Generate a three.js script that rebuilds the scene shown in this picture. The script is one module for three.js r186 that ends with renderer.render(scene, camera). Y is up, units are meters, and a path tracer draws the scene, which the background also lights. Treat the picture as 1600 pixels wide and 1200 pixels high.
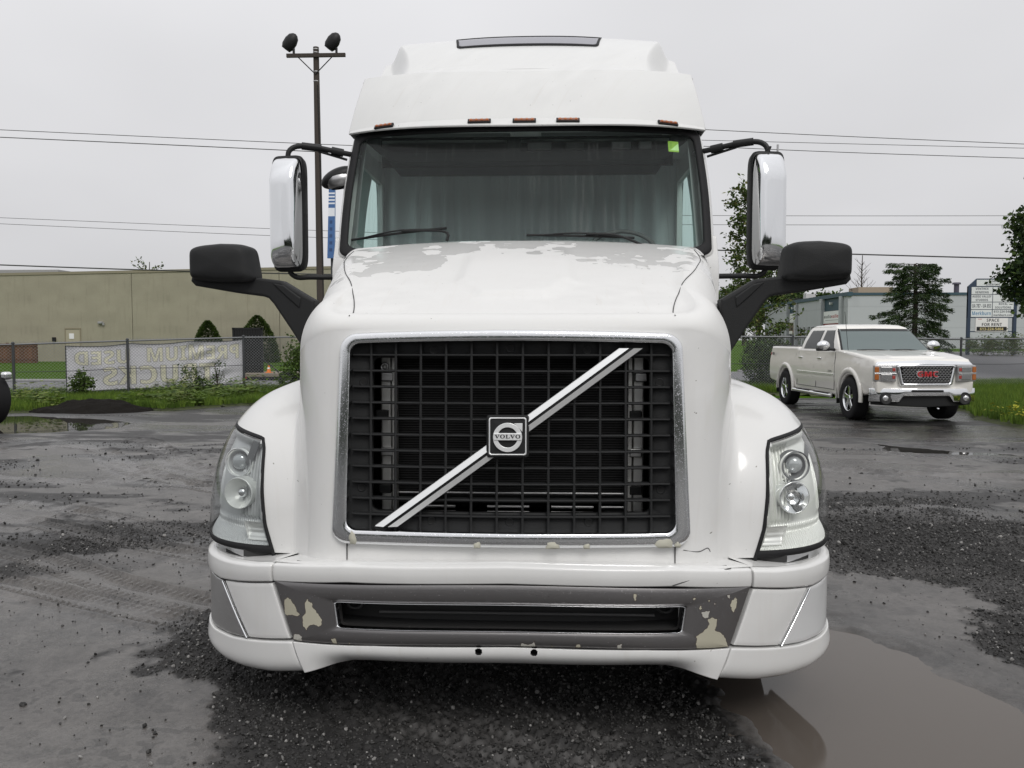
import * as THREE from 'three';
import { mergeGeometries, mergeVertices, toCreasedNormals } from 'three/addons/utils/BufferGeometryUtils.js';
import { RoundedBoxGeometry } from 'three/addons/geometries/RoundedBoxGeometry.js';
import { TextGeometry } from 'three/addons/geometries/TextGeometry.js';
import { FontLoader } from 'three/addons/loaders/FontLoader.js';
import { TessellateModifier } from 'three/addons/modifiers/TessellateModifier.js';

// ---------------------------------------------------------------- camera, sky, sun, exposure
const scene = new THREE.Scene();
const camera = new THREE.PerspectiveCamera(50, 4 / 3, 0.05, 900);
camera.position.set(0.125, 1.55, 2.95);
camera.rotation.order = 'YXZ';
camera.rotation.set(-3.11 * Math.PI / 180, 2.36 * Math.PI / 180, 0);
const renderer = new THREE.WebGLRenderer({ antialias: true });
renderer.toneMapping = THREE.LinearToneMapping;
renderer.toneMappingExposure = 1.08;
renderer.shadowMap.enabled = true;

let seed = 7;
const rnd = () => { seed = (seed * 1664525 + 1013904223) >>> 0; return seed / 4294967296; };
const R = (a, b) => a + (b - a) * rnd();
const cl = (x, a = 0, b = 1) => Math.min(b, Math.max(a, x));
const mix = (a, b, t) => a + (b - a) * t;
const ss = (a, b, x) => { const t = cl((x - a) / (b - a)); return t * t * (3 - 2 * t); };
// value noise
const NP = new Float32Array(65536);
{ let s = 12345; for (let i = 0; i < 65536; i++) { s = (s * 1103515245 + 12345) >>> 0; NP[i] = ((s >>> 9) & 0x3fffff) / 0x3fffff; } }
function vn(x, y) {
  const xi = Math.floor(x), yi = Math.floor(y); let fx = x - xi, fy = y - yi;
  fx = fx * fx * (3 - 2 * fx); fy = fy * fy * (3 - 2 * fy);
  const a = (xi & 255) + ((yi & 255) << 8), b = ((xi + 1) & 255) + ((yi & 255) << 8), c = (xi & 255) + (((yi + 1) & 255) << 8), d = ((xi + 1) & 255) + (((yi + 1) & 255) << 8);
  return mix(mix(NP[a], NP[b], fx), mix(NP[c], NP[d], fx), fy);
}
function fbm(x, y, o = 4) { let s = 0, a = 0.5, n = 0; for (let i = 0; i < o; i++) { s += a * vn(x, y); n += a; x = x * 2.03 + 17.3; y = y * 2.03 + 9.7; a *= 0.5; } return s / n; }

const SUN = new THREE.Vector3(0.25, 0.74, 0.66).normalize();
{ // overcast sky: luminance rises from the horizon to the zenith, soft cloud layers
  const w = 1024, h = 512, d = new Float32Array(w * h * 4);
  for (let j = 0; j < h; j++) for (let i = 0; i < w; i++) {
    const el = (j / (h - 1) - 0.5) * Math.PI, az = i / w * 2 * Math.PI, s = Math.sin(el);
    let c;
    const k = 0.585 * (1 + 0.75 * Math.max(0, s) - 0.12 * Math.exp(-Math.max(0, s) * 14));
    const px = Math.cos(az) / (Math.max(s, 0) + 0.22), py = Math.sin(az) / (Math.max(s, 0) + 0.22);
    const n = fbm(px * 1.1 + 40, py * 1.1 + 70, 5) - 0.5;
    const n2 = fbm(Math.cos(az) * 1.3 + 11, Math.sin(az) * 1.3 + s * 2.2 + 5, 3) - 0.5;
    c = k * (1 + (0.2 * n + 0.28 * n2) * ss(-0.02, 0.12, s));
    const o = (j * w + i) * 4;
    d[o] = c * 0.993; d[o + 1] = c * 0.993; d[o + 2] = c * 1.02; d[o + 3] = 1;
  }
  const t = new THREE.DataTexture(d, w, h, THREE.RGBAFormat, THREE.FloatType);
  t.mapping = THREE.EquirectangularReflectionMapping; t.magFilter = t.minFilter = THREE.LinearFilter; t.wrapS = THREE.RepeatWrapping; t.needsUpdate = true;
  scene.background = t; scene.environment = t;
}
const sun = new THREE.DirectionalLight(new THREE.Color(1, 0.975, 0.94), 1.3);
sun.position.copy(SUN).multiplyScalar(60); sun.castShadow = true; sun.shadow.radius = 46;
sun.shadow.mapSize.set(2048, 2048);
Object.assign(sun.shadow.camera, { left: -35, right: 35, top: 35, bottom: -35, near: 1, far: 160 });
scene.add(sun);

// ---------------------------------------------------------------- helpers
const usedNames = {};
function numbered(n) { const k = usedNames[n] = (usedNames[n] ?? -1) + 1; return k ? `${n}_${String(k).padStart(3, '0')}` : n; }
function tag(o, label, category, group, kind) { if (label) o.userData.label = label; if (category) o.userData.category = category; if (group) o.userData.group = group; if (kind) o.userData.kind = kind; return o; }
function thing(name, label, category, group, pos = [0, 0, 0], turn = 0) {
  const g = new THREE.Group(); g.name = numbered(name); g.position.set(...pos); g.rotation.y = turn; scene.add(g); return tag(g, label, category, group);
}
function mesh(name, geo, mat, parent = scene) {
  if (Array.isArray(geo)) geo = merge(geo);
  const m = new THREE.Mesh(geo, mat); m.name = parent === scene ? numbered(name) : name; parent.add(m); return m;
}
function group(name, parent, pos = [0, 0, 0]) { const g = new THREE.Group(); g.name = name; g.position.set(...pos); parent.add(g); return g; }
function merge(list) {
  return mergeGeometries(list.map(g => { g = g.index ? g.toNonIndexed() : g.clone(); for (const k of Object.keys(g.attributes)) if (!['position', 'normal', 'uv'].includes(k)) g.deleteAttribute(k); if (!g.attributes.uv) g.setAttribute('uv', new THREE.BufferAttribute(new Float32Array(g.attributes.position.count * 2), 2)); if (!g.attributes.normal) g.computeVertexNormals(); return g; }));
}
const M = (o) => { const { c, ...r } = o; const m = new THREE.MeshPhysicalMaterial(r); if (c) m.color.setRGB(...(Array.isArray(c) ? c : [c, c, c])); m.side = THREE.DoubleSide; return m; };
const V3 = (a) => new THREE.Vector3(...a);
function build(P, I, UV) {
  const g = new THREE.BufferGeometry(); g.setAttribute('position', new THREE.BufferAttribute(new Float32Array(P.flat()), 3));
  g.setAttribute('uv', new THREE.BufferAttribute(new Float32Array(UV ? UV.flat() : P.flatMap(p => [p[0] + p[2] * 0.7, p[1] + p[2] * 0.3])), 2)); g.setIndex(I); g.computeVertexNormals(); return g;
}
function grid(nu, nv, fn, { closed = false, skip, uv } = {}) { // fn(u,v) -> [x,y,z]
  const P = [], I = [], UV = uv ? [] : null;
  for (let j = 0; j <= nv; j++) for (let i = 0; i <= nu; i++) { const p = fn(i / nu, j / nv); P.push(p); if (uv) UV.push(uv(i / nu, j / nv, p)); }
  for (let j = 0; j < nv; j++) for (let i = 0; i < nu; i++) {
    const a = j * (nu + 1) + i, b = a + 1, c = a + nu + 1, e = c + 1;
    if (skip && skip([0, 1, 2].map(k => (P[a][k] + P[b][k] + P[c][k] + P[e][k]) / 4))) continue;
    I.push(a, b, e, a, e, c);
  }
  return build(P, I, UV);
}
function mirrorX(g) {
  g = g.clone(); const p = g.attributes.position; for (let i = 0; i < p.count; i++) p.setX(i, -p.getX(i));
  if (g.index) { const ix = g.index.array; for (let i = 0; i < ix.length; i += 3) { const t = ix[i]; ix[i] = ix[i + 1]; ix[i + 1] = t; } }
  else { const a = p.array; for (let i = 0; i < p.count; i += 3) for (let k = 0; k < 3; k++) { const t = a[i * 3 + k]; a[i * 3 + k] = a[i * 3 + 3 + k]; a[i * 3 + 3 + k] = t; } if (g.attributes.uv) { const u = g.attributes.uv.array; for (let i = 0; i < p.count; i += 3) for (let k = 0; k < 2; k++) { const t = u[i * 2 + k]; u[i * 2 + k] = u[i * 2 + 2 + k]; u[i * 2 + 2 + k] = t; } } }
  g.computeVertexNormals(); return g;
}
function resample(pl, n) { // polyline -> n+1 points, by chord length
  const L = [0]; for (let i = 1; i < pl.length; i++) L.push(L[i - 1] + Math.hypot(...pl[i].map((c, k) => c - pl[i - 1][k])));
  const out = []; for (let i = 0; i <= n; i++) { const s = L[L.length - 1] * i / n; let k = 1; while (k < pl.length - 1 && L[k] < s) k++; const t = cl((s - L[k - 1]) / (L[k] - L[k - 1] || 1)); out.push(pl[k].map((c, q) => mix(pl[k - 1][q], c, t))); }
  return out;
}
function smoothLine(pl, n) { const c = new THREE.CatmullRomCurve3(pl.map(p => new THREE.Vector3(p[0], p[1], p[2] || 0)), false, 'centripetal'); return c.getSpacedPoints(n).map(p => pl[0].length === 3 ? [p.x, p.y, p.z] : [p.x, p.y]); }
// a bodywork panel between two edge lines laid on a surface zmap(x,y,off), with rolled edges
function panel(zmap, bot, top, { nu = 40, nv = 10, off = () => 0, bevel = 0.004, depth = 0.03, smooth = false, uv, skip } = {}) {
  const B = smooth ? smoothLine(bot, nu) : resample(bot, nu), T = smooth ? smoothLine(top, nu) : resample(top, nu);
  const at = (A, u) => { const f = u * nu, i = Math.min(nu - 1, Math.floor(f)); return A[i].map((c, k) => mix(c, A[i + 1][k], f - i)); };
  const base = (u, v) => { const b = at(B, u), t = at(T, u); return V3(zmap(mix(b[0], t[0], v), mix(b[1], t[1], v), off(u, v))); };
  const N = (u, v) => { const e = 0.01, u0 = cl(u - e), u1 = cl(u + e), v0 = cl(v - e), v1 = cl(v + e); return base(u1, v).sub(base(u0, v)).cross(base(u, v1).sub(base(u, v0))).normalize(); };
  const list = (n, e) => { const a = [[0, depth], [0, bevel], [e, 0]]; for (let i = 1; i < n; i++) a.push([i / n, 0]); a.push([1 - e, 0], [1, bevel], [1, depth]); return a; };
  const U = list(nu, 0.25 / nu), W = list(nv, 0.2 / nv), P = [], I = [], UV = [];
  for (const [v, dv] of W) for (const [u, du] of U) { const p = base(u, v).addScaledVector(N(u, v), -Math.max(du, dv)); P.push([p.x, p.y, p.z]); UV.push(uv ? uv(p) : [p.x + p.z * 0.7, p.y + p.z * 0.3]); }
  const w = U.length; for (let j = 0; j < W.length - 1; j++) for (let i = 0; i < w - 1; i++) { const a = j * w + i; if (skip && skip([0, 1, 2].map(k => (P[a][k] + P[a + 1][k] + P[a + w][k] + P[a + w + 1][k]) / 4))) continue; I.push(a, a + 1, a + w + 1, a, a + w + 1, a + w); }
  return build(P, I, UV);
}
// rounded unit square outline, corners of radius rx, ry
function rr(rx, ry, k = 16, m = 6) {
  const o = []; const cs = [[1, -1, -90], [1, 1, 0], [-1, 1, 90], [-1, -1, 180]];
  cs.forEach(([sx, sy, a0], q) => {
    for (let i = 0; i <= m; i++) { const a = (a0 + 90 * i / m) * Math.PI / 180; o.push([sx * (1 - rx) + rx * Math.cos(a), sy * (1 - ry) + ry * Math.sin(a)]); }
    const e = o[o.length - 1], n = cs[(q + 1) % 4], a1 = n[2] * Math.PI / 180, s = [n[0] * (1 - rx) + rx * Math.cos(a1), n[1] * (1 - ry) + ry * Math.sin(a1)];
    for (let i = 1; i < k; i++) o.push([mix(e[0], s[0], i / k), mix(e[1], s[1], i / k)]);
  });
  return o;
}
// strip between two outlines on zmap; prof = [[t 0 outer .. 1 inner, offset], ...]
function ring(zmap, outer, inner, prof, uv) {
  const n = outer.length, P = [], I = [], UV = [];
  for (const [t, off] of prof) for (let i = 0; i <= n; i++) { const a = outer[i % n], b = inner[i % n]; const p = zmap(mix(a[0], b[0], t), mix(a[1], b[1], t), off); P.push(p); UV.push(uv ? uv(p) : [p[0], p[1]]); }
  for (let j = 0; j < prof.length - 1; j++) for (let i = 0; i < n; i++) { const a = j * (n + 1) + i; I.push(a, a + 1, a + n + 2, a, a + n + 2, a + n + 1); }
  return build(P, I, UV);
}
function box(w, h, d, x = 0, y = 0, z = 0, r = 0) { const g = r ? new RoundedBoxGeometry(w, h, d, 3, r) : new THREE.BoxGeometry(w, h, d); g.translate(x, y, z); return g; }
function tube(pts, r, n = 24, s = 8, closed = false) { return new THREE.TubeGeometry(new THREE.CatmullRomCurve3(pts.map(V3), closed, 'centripetal'), n, r, s, closed); }
function bar(a, b, r, s = 8, r2 = r) { const A = V3(a), B = V3(b), d = B.clone().sub(A), g = new THREE.CylinderGeometry(r2, r, d.length(), s); g.applyQuaternion(new THREE.Quaternion().setFromUnitVectors(new THREE.Vector3(0, 1, 0), d.normalize())); A.add(B).multiplyScalar(0.5); g.translate(A.x, A.y, A.z); return g; }
function extrude(pts, depth, bevel = 0, opts = {}) { const s = new THREE.Shape(pts.map(p => new THREE.Vector2(...p))); for (const h of opts.holes || []) s.holes.push(new THREE.Path(h.map(p => new THREE.Vector2(...p)))); return new THREE.ExtrudeGeometry(s, { depth, bevelEnabled: bevel > 0, bevelSize: bevel, bevelThickness: bevel, bevelSegments: 3, curveSegments: 8, ...opts.ex }); }
function tex(w, h, fn, { srgb = true, rx = 1, ry = 1 } = {}) { // fn(i,j) -> [r,g,b] 0..1
  const d = new Uint8Array(w * h * 4); for (let j = 0; j < h; j++) for (let i = 0; i < w; i++) { const c = fn(i, j), o = (j * w + i) * 4; d[o] = cl(c[0]) * 255; d[o + 1] = cl(c[1]) * 255; d[o + 2] = cl(c[2]) * 255; d[o + 3] = 255; }
  const t = new THREE.DataTexture(d, w, h, THREE.RGBAFormat); t.magFilter = THREE.LinearFilter; t.minFilter = THREE.LinearMipmapLinearFilter; t.wrapS = t.wrapT = THREE.RepeatWrapping; t.repeat.set(rx, ry); if (srgb) t.colorSpace = THREE.SRGBColorSpace; t.needsUpdate = true; return t;
}
function canvasTex(w, h, draw, srgb = true) { const c = document.createElement('canvas'); c.width = w; c.height = h; draw(c.getContext('2d'), w, h); const t = new THREE.CanvasTexture(c); if (srgb) t.colorSpace = THREE.SRGBColorSpace; t.anisotropy = 8; return t; }
const [fontSerif, fontSans] = await Promise.all([new FontLoader().loadAsync('fonts/droid/droid_serif_bold.typeface.json'), new FontLoader().loadAsync('fonts/droid/droid_sans_bold.typeface.json')]);
function text(str, size, depth, font, width) { const g = new TextGeometry(str, { font, size, depth, curveSegments: 4, bevelEnabled: false }); g.computeBoundingBox(); const b = g.boundingBox; g.translate(-(b.min.x + b.max.x) / 2, -(b.min.y + b.max.y) / 2, 0); if (width) g.scale(width / (b.max.x - b.min.x), 1, 1); return g; }
// ---------------------------------------------------------------- the yard: wet asphalt, gravel, mud, puddles, tyre tracks
function sdPoly(P, x, z) { // > 0 inside
  let d = 1e9, s = -1; for (let i = 0, j = P.length - 1; i < P.length; j = i++) {
    const [ax, az] = P[i], [bx, bz] = P[j], ex = bx - ax, ez = bz - az, wx = x - ax, wz_ = z - az, t = cl((wx * ex + wz_ * ez) / (ex * ex + ez * ez)); d = Math.min(d, Math.hypot(wx - ex * t, wz_ - ez * t));
    if ((az > z) !== (bz > z) && x < (bx - ax) * (z - az) / (bz - az) + ax) s = -s;
  } return s * d;
}
const bb = (P, m) => [Math.min(...P.map(p => p[0])) - m, Math.max(...P.map(p => p[0])) + m, Math.min(...P.map(p => p[1])) - m, Math.max(...P.map(p => p[1])) + m];
const puddles = [ // outline, depth, edge noise
  [[[0.74, -0.9], [0.88, -0.4], [0.98, 0.02], [1.2, 0.5], [1.9, 0.9], [2.7, 0.6], [2.5, 0.05], [2.2, -0.4], [2.08, -0.85], [1.96, -1.15], [1.78, -1.5], [1.72, -2.1], [1.35, -2.2], [0.95, -1.6]], 0.07],
  [[[-10.6, -13.6], [-9.6, -13.2], [-8.6, -12.9], [-7.6, -12.2], [-7.3, -11.2], [-7.7, -10.5], [-8.6, -10.1], [-10.4, -10.2], [-12.5, -11.4], [-13, -13]], 0.08],
  [[[4.7, -9.9], [5.1, -9.6], [5.35, -9.2], [5.9, -8.75], [6.6, -8.5], [6.55, -8.15], [5.7, -8.15], [5.0, -8.45], [4.75, -8.75], [4.95, -9.15]], 0.05],
  [[[-8.4, -9.35], [-7.9, -9.3], [-7.7, -9.05], [-8.2, -8.9], [-8.6, -9.1]], 0.04],
].map(([P, d]) => ({ P, d, b: bb(P, 0.7) }));
const tracks = [ // polyline, half width, kind
  [[[-5.3, -4.25], [-4.1, -3.72], [-3.2, -3.2], [-2.2, -2.75], [-1.2, -2.4]], 0.13], [[[-5.3, -4.75], [-4.0, -4.2], [-3.0, -3.62], [-2.0, -3.2], [-1.0, -2.95]], 0.13],
  [[[-4.6, -3.2], [-3.6, -2.75], [-2.6, -2.1], [-1.9, -1.75], [-1.3, -1.55]], 0.14], [[[-4.4, -2.55], [-3.4, -2.15], [-2.5, -1.72], [-1.8, -1.4]], 0.12],
  [[[-7.6, -8.0], [-7.0, -8.6], [-6.3, -8.4], [-5.6, -7.6], [-4.6, -6.4], [-3.4, -5.4], [-2.2, -4.7]], 0.16], [[[-8.2, -7.6], [-7.4, -9.2], [-6.2, -9.4], [-5.2, -8.2], [-4.2, -6.8], [-3.0, -5.9], [-1.8, -5.2]], 0.16],
  [[[-9.5, -7.6], [-8.0, -6.5], [-6, -5.9], [-4.4, -5.6], [-3.0, -5.5]], 0.2], [[[-1.2, -1.35], [-0.85, -0.7], [-0.4, -0.2], [0.1, 0.1]], 0.1], [[[-0.9, -1.35], [-0.55, -0.7], [-0.1, -0.2], [0.4, 0.1]], 0.1], [[[-0.5, -0.9], [0.0, -0.45], [0.4, -0.1]], 0.08],
  [[[3, -7.2], [4.2, -6.6], [5.5, -6.4], [7.5, -6.3]], 0.2],
].map(([P, w]) => ({ P: smoothLine(P, 40), w, b: bb(P, 0.8) }));
function trackAt(x, z) { // [across -1..1, along m, weight]
  let best = null; for (const T of tracks) { const b = T.b; if (x < b[0] || x > b[1] || z < b[2] || z > b[3]) continue; let L = 0;
    for (let i = 1; i < T.P.length; i++) { const [ax, az] = T.P[i - 1], [bx, bz] = T.P[i], ex = bx - ax, ez = bz - az, l = Math.hypot(ex, ez), t = ((x - ax) * ex + (z - az) * ez) / (l * l); if (t >= -0.05 && t <= 1.05) { const c = ((x - ax) * ez - (z - az) * ex) / l; if (Math.abs(c) < T.w * 1.5) { const a = c / T.w; if (!best || Math.abs(a) < Math.abs(best[0])) best = [a, L + t * l]; } } L += l; } }
  return best;
}
function puddleD(x, z) { let m = -9, dep = 0; for (const p of puddles) { const b = p.b; if (x < b[0] || x > b[1] || z < b[2] || z > b[3]) continue; const d = sdPoly(p.P, x, z); if (d > m) { m = d; dep = p.d; } } return [m, dep]; }
const blob = (x, z, cx, cz, r, k = 1) => k * Math.exp(-((x - cx) ** 2 + (z - cz) ** 2) / (r * r));
// 0 gravel .. 1 smooth mud
function mudness(x, z) {
  const bias = blob(x, z, -1.75, -0.35, 0.85, 0.5) + blob(x, z, -2.9, -1.9, 0.7, 0.25) + blob(x, z, -3.6, -4.4, 1.1, 0.22) + blob(x, z, -2.2, -2.3, 0.5, 0.3) + blob(x, z, -5.2, -6.5, 1.6, 0.22) + blob(x, z, 1.7, -0.6, 1.25, 0.5) + blob(x, z, 2.2, -2.0, 0.6, 0.3) + blob(x, z, 4.6, -6.6, 1.7, 0.25) + blob(x, z, 3.2, -5.6, 0.8, 0.3)
    - blob(x, z, 2.95, -3.4, 1.15, 0.6) - blob(x, z, 2.6, -1.5, 0.55, 0.35) - blob(x, z, 2.5, -0.6, 0.4, 0.35) - blob(x, z, 0.1, -0.4, 0.95, 0.8) - blob(x, z, -1.25, -1.25, 0.42, 0.55) - blob(x, z, -0.85, -0.6, 0.5, 0.6) - blob(x, z, -3.4, -2.9, 0.8, 0.1) - blob(x, z, -2.9, -1.25, 0.3, 0.12) - blob(x, z, -6, -10.5, 2.2, 0.1) - blob(x, z, -2.0, -0.98, 0.16, 0.22) - blob(x, z, -2.4, -0.72, 0.16, 0.2) - blob(x, z, -1.62, -1.0, 0.2, 0.25) - blob(x, z, -1.5, -0.75, 0.08, 0.35) - blob(x, z, -2.2, -0.5, 0.12, 0.3) - blob(x, z, -1.75, -0.72, 0.1, 0.3) - blob(x, z, -2.7, -1.0, 0.18, 0.15);
  const n = 0.6 * fbm(x * 0.75 + 31, z * 0.75 + 47, 3) + 0.4 * fbm(x * 0.35 + 3, z * 1.1 + 70, 2) + 0.3 * (fbm(x * 3.7 + 8, z * 3.7 + 2, 3) - 0.5) + 0.2 * (fbm(x * 15, z * 15 + 5, 3) - 0.5);
  const film = ss(0.48, 0.585, 0.5 * fbm(x * 0.42 + 7, z * 1.35 + 3, 3) + 0.5 * fbm(x * 1.5 + 20, z * 3.4 + 9, 3)) * ss(-1.6, -3.2, z) * (1 - blob(x, z, 2.95, -3.4, 1.4));
  return Math.max(ss(0.45, 0.58, n + bias - 0.13 * ss(-1.9, -3.2, z)), 0.95 * film);
}
const gravelness = (x, z) => cl(1.5 * (blob(x, z, 2.95, -3.4, 1.35) + blob(x, z, 2.6, -1.5, 0.6) + blob(x, z, 2.5, -0.6, 0.5) + blob(x, z, 0.1, -0.4, 1.1) + blob(x, z, -1.25, -1.25, 0.5) + blob(x, z, -0.85, -0.6, 0.6) + 0.45 * blob(x, z, -3.4, -2.9, 0.7) + 0.5 * blob(x, z, 1, -2, 1)));
function gh(x, z, fine = true) {
  let h = 0.05 * (fbm(x * 0.33 + 5, z * 0.33 + 8, 3) - 0.5);
  const [d, dep] = puddleD(x, z); const dn = d + 0.2 * (fbm(x * 1.9, z * 1.9 + 9, 4) - 0.5) + 0.13 * (fbm(x * 8, z * 8 + 4, 3) - 0.5) - 0.06; h *= 1 - 0.7 * ss(-0.7, 0, dn); h += 0.010 * (fbm(x * 9, z * 9 + 30, 3) - 0.5) * ss(-0.5, -0.15, dn) * ss(0.25, 0.0, dn) + 0.012 * ss(-0.6, -0.12, dn) - (0.012 + dep * 0.9) * ss(-0.16, 0.3, dn) ;
  if (fine && x > -10 && x < 9 && z > -10) {
    const m = 1 - (1 - mudness(x, z)) * (0.3 + 0.7 * gravelness(x, z)); h += (1 - m) * 0.014 * (fbm(x * 7, z * 7, 3) - 0.5) + 0.004 * m * (fbm(x * 4, z * 4, 3) - 0.5) + (1 - m) * 0.026 * (vn(x * 42, z * 42) - 0.5) + 0.005 * (1 - m) * (vn(x * 90, z * 90) - 0.5);
    const t = trackAt(x, z); if (t && d < 0) { const a = Math.abs(t[0]); const lug = (Math.sin(t[1] * 2 * Math.PI / 0.062 + (t[0] > 0 ? 1.2 : 0)) > 0 ? 1 : 0) * ss(0.35, 0.45, a) * ss(1.0, 0.9, a), rib = 0.5 + 0.5 * Math.cos(t[0] * 15), fadeT = 0.35 + 0.65 * ss(0.35, 0.6, fbm(x * 1.7 + 4, z * 1.7, 3)); h += fadeT * (-0.022 * ss(1.1, 0.9, a) + 0.016 * ss(0.95, 1.1, a) * ss(1.5, 1.15, a) + (0.017 * lug + 0.008 * rib) * ss(1.0, 0.85, a)); }
  }
  return h;
}
function groundColor(x, z, o) { // linear albedo + roughness
  const m = mudness(x, z), n1 = fbm(x * 1.3 + 11, z * 1.3 + 3, 4), n2 = vn(x * 55, z * 55), n3 = vn(x * 130 + 7, z * 130), gv = gravelness(x, z);
  const n4 = fbm(x * 5 + 3, z * 5 + 1, 3), n5 = fbm(x * 19 + 13, z * 19, 2);
  let g = mix(mix(0.015, 0.009, gv) + 0.012 * n2 + 0.012 * n3 + 0.014 * (n1 - 0.5) + 0.014 * (n4 - 0.5), 0.082 + 0.05 * (n1 - 0.5) + 0.06 * (n4 - 0.5) + 0.05 * (n5 - 0.5) + 0.022 * (n2 - 0.5) + 0.03 * (n3 - 0.5), m * 0.94);
  if (n5 > 0.62 && m > 0.3) g *= mix(1, 0.55, ss(0.62, 0.72, n5) * ss(0.45, 0.6, fbm(x * 2.2 + 40, z * 2.2, 3)));
  if (n3 > 0.93 && n2 > 0.55) g += (1 - m) * 0.10; if (m > 0.3 && n3 < 0.05) g *= 0.6;
  let ro = mix(mix(0.50, 0.72, gv) + 0.2 * n2, 0.27 + 0.3 * (n1 - 0.35), m);
  const t = trackAt(x, z); if (t && Math.abs(t[0]) < 1.1) { g = mix(g, 0.10, 0.55 * ss(1.1, 0.8, Math.abs(t[0])) * (0.4 + 0.6 * (0.5 + 0.5 * Math.cos(t[0] * 15)))); ro -= 0.1; }
  // damp film lies in streaks
  ro -= 0.42 * ss(0.5, 0.62, fbm(x * 0.5 + 91, z * 1.5 + 12, 4)) * 0.8 * (1 - gv);
  const [d] = puddleD(x, z); if (d > -0.5) { const wet = ss(-0.45, -0.05, d + 0.2 * (n1 - 0.5)); ro = mix(ro, 0.28, wet * 0.8); g *= 1 - 0.25 * wet; if (d > 0) g = mix(g, 0.11, ss(0, 0.2, d)); }
  const wb = m * 0.6; o[0] = g * (1.03 + 0.05 * wb); o[1] = g * (0.99 - 0.01 * wb); o[2] = g * (0.96 - 0.07 * wb); o[3] = cl(ro, 0.12, 0.95); return o;
}
function lotTextures(x0, x1, z0, z1, w, h) {
  const a = new Uint8Array(w * h * 4), b = new Uint8Array(w * h * 4), o = [0, 0, 0, 0]; const s = (v) => 255 * (v < 0.0031308 ? 12.92 * v : 1.055 * Math.pow(v, 1 / 2.4) - 0.055);
  for (let j = 0; j < h; j++) for (let i = 0; i < w; i++) { groundColor(mix(x0, x1, (i + 0.5) / w), mix(z1, z0, (j + 0.5) / h), o); const k = (j * w + i) * 4; a[k] = s(o[0]); a[k + 1] = s(o[1]); a[k + 2] = s(o[2]); a[k + 3] = 255; b[k] = 255; b[k + 1] = o[3] * 255; b[k + 2] = 0; b[k + 3] = 255; }
  const mk = (d, c) => { const t = new THREE.DataTexture(d, w, h, THREE.RGBAFormat); t.magFilter = THREE.LinearFilter; t.minFilter = THREE.LinearMipmapLinearFilter; if (c) t.colorSpace = THREE.SRGBColorSpace; t.needsUpdate = true; return t; };
  return { map: mk(a, true), roughnessMap: mk(b, false) };
}
const ground = tag(new THREE.Group(), 'dark wet yard of asphalt, gravel and mud with tyre tracks', 'ground', null, 'structure'); ground.name = 'ground'; scene.add(ground);
function lotPatch(x0, x1, z0, z1, nx, nz, mat, T, fine = true) {
  const g = grid(nx, nz, (u, v) => { const x = mix(x0, x1, u), z = mix(z1, z0, v); return [x, gh(x, z, fine), z]; }, { uv: (u, v, p) => [(p[0] - T[0]) / (T[1] - T[0]), (T[3] - p[2]) / (T[3] - T[2])] });
  return mesh('asphalt', g, mat, ground);
}
const grit = tex(512, 512, (i, j) => { const v = 0.5 * vn(i / 3.1, j / 3.1) + 0.5 * rnd(); return [v, v, v]; }, { srgb: false });
{ const TN = [-4.2, 4.2, -6, 0.6]; const mN = M({ c: 1, roughness: 1, ...lotTextures(...TN, 2048, 1600), specularIntensity: 0.9, bumpMap: (() => { const t = grit.clone(); t.repeat.set(14, 11); return t; })(), bumpScale: 0.0016 });
  lotPatch(...TN, 620, 500, mN, TN);
  const TF = [-16, 14, -19, 14]; const b = grit.clone(); b.repeat.set(40, 44); const mF = M({ c: 1, roughness: 1, ...lotTextures(...TF, 1536, 1600), specularIntensity: 0.9, bumpMap: b, bumpScale: 0.0022 });
  lotPatch(-16, 14, -19, -6, 500, 260, mF, TF); lotPatch(-16, -4.2, -6, 14, 200, 200, mF, TF); lotPatch(4.2, 14, -6, 14, 200, 200, mF, TF); lotPatch(-4.2, 4.2, 0.6, 14, 120, 160, mF, TF, false);
  mesh('asphalt', grid(20, 20, (u, v) => [mix(-60, 60, u), 0.002, mix(70, 13.9, v)]), M({ c: 0.05, roughness: 0.6 }), ground); for (const [a, c] of [[-60, -15.9], [13.9, 60]]) mesh('asphalt', grid(8, 12, (u, v) => [mix(a, c, u), 0.002, mix(13.9, -9, v)]), M({ c: 0.05, roughness: 0.6 }), ground); }
// water
{ const water = M({ c: [0.092, 0.079, 0.068], roughness: 0.05, ior: 1.33, specularIntensity: 1 }); const clearW = M({ c: [0.03, 0.028, 0.025], roughness: 0.03, ior: 1.33 });
  const names = [['brown muddy puddle beside the right front corner of the tractor', 0], ['long puddle at the foot of the dark soil mound, reflecting the beige building', 1], ['dark narrow puddle in front of the pickup', 2], ['small dark puddle below the long puddle on the left', 3]];
  const rip = tex(256, 256, (i, j) => { const v = fbm(i / 40, j / 40, 3); return [v, v, v]; }, { srgb: false, rx: 1, ry: 1 });
  water.bumpMap = rip; water.bumpScale = 0.0012;
  for (const [label, i] of names) { const P = puddles[i].P, b = bb(P, 0.35), lv = -0.0085;
    const g = grid(60, 60, (u, v) => [mix(b[0], b[1], u), lv - (i === 1 ? 0.004 : 0), mix(b[3], b[2], v)], { skip: ([x, , z]) => sdPoly(P, x, z) < -0.3 }); tag(mesh('puddle', g, i === 0 ? water : clearW), label, 'puddle', null, 'structure'); } }
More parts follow.
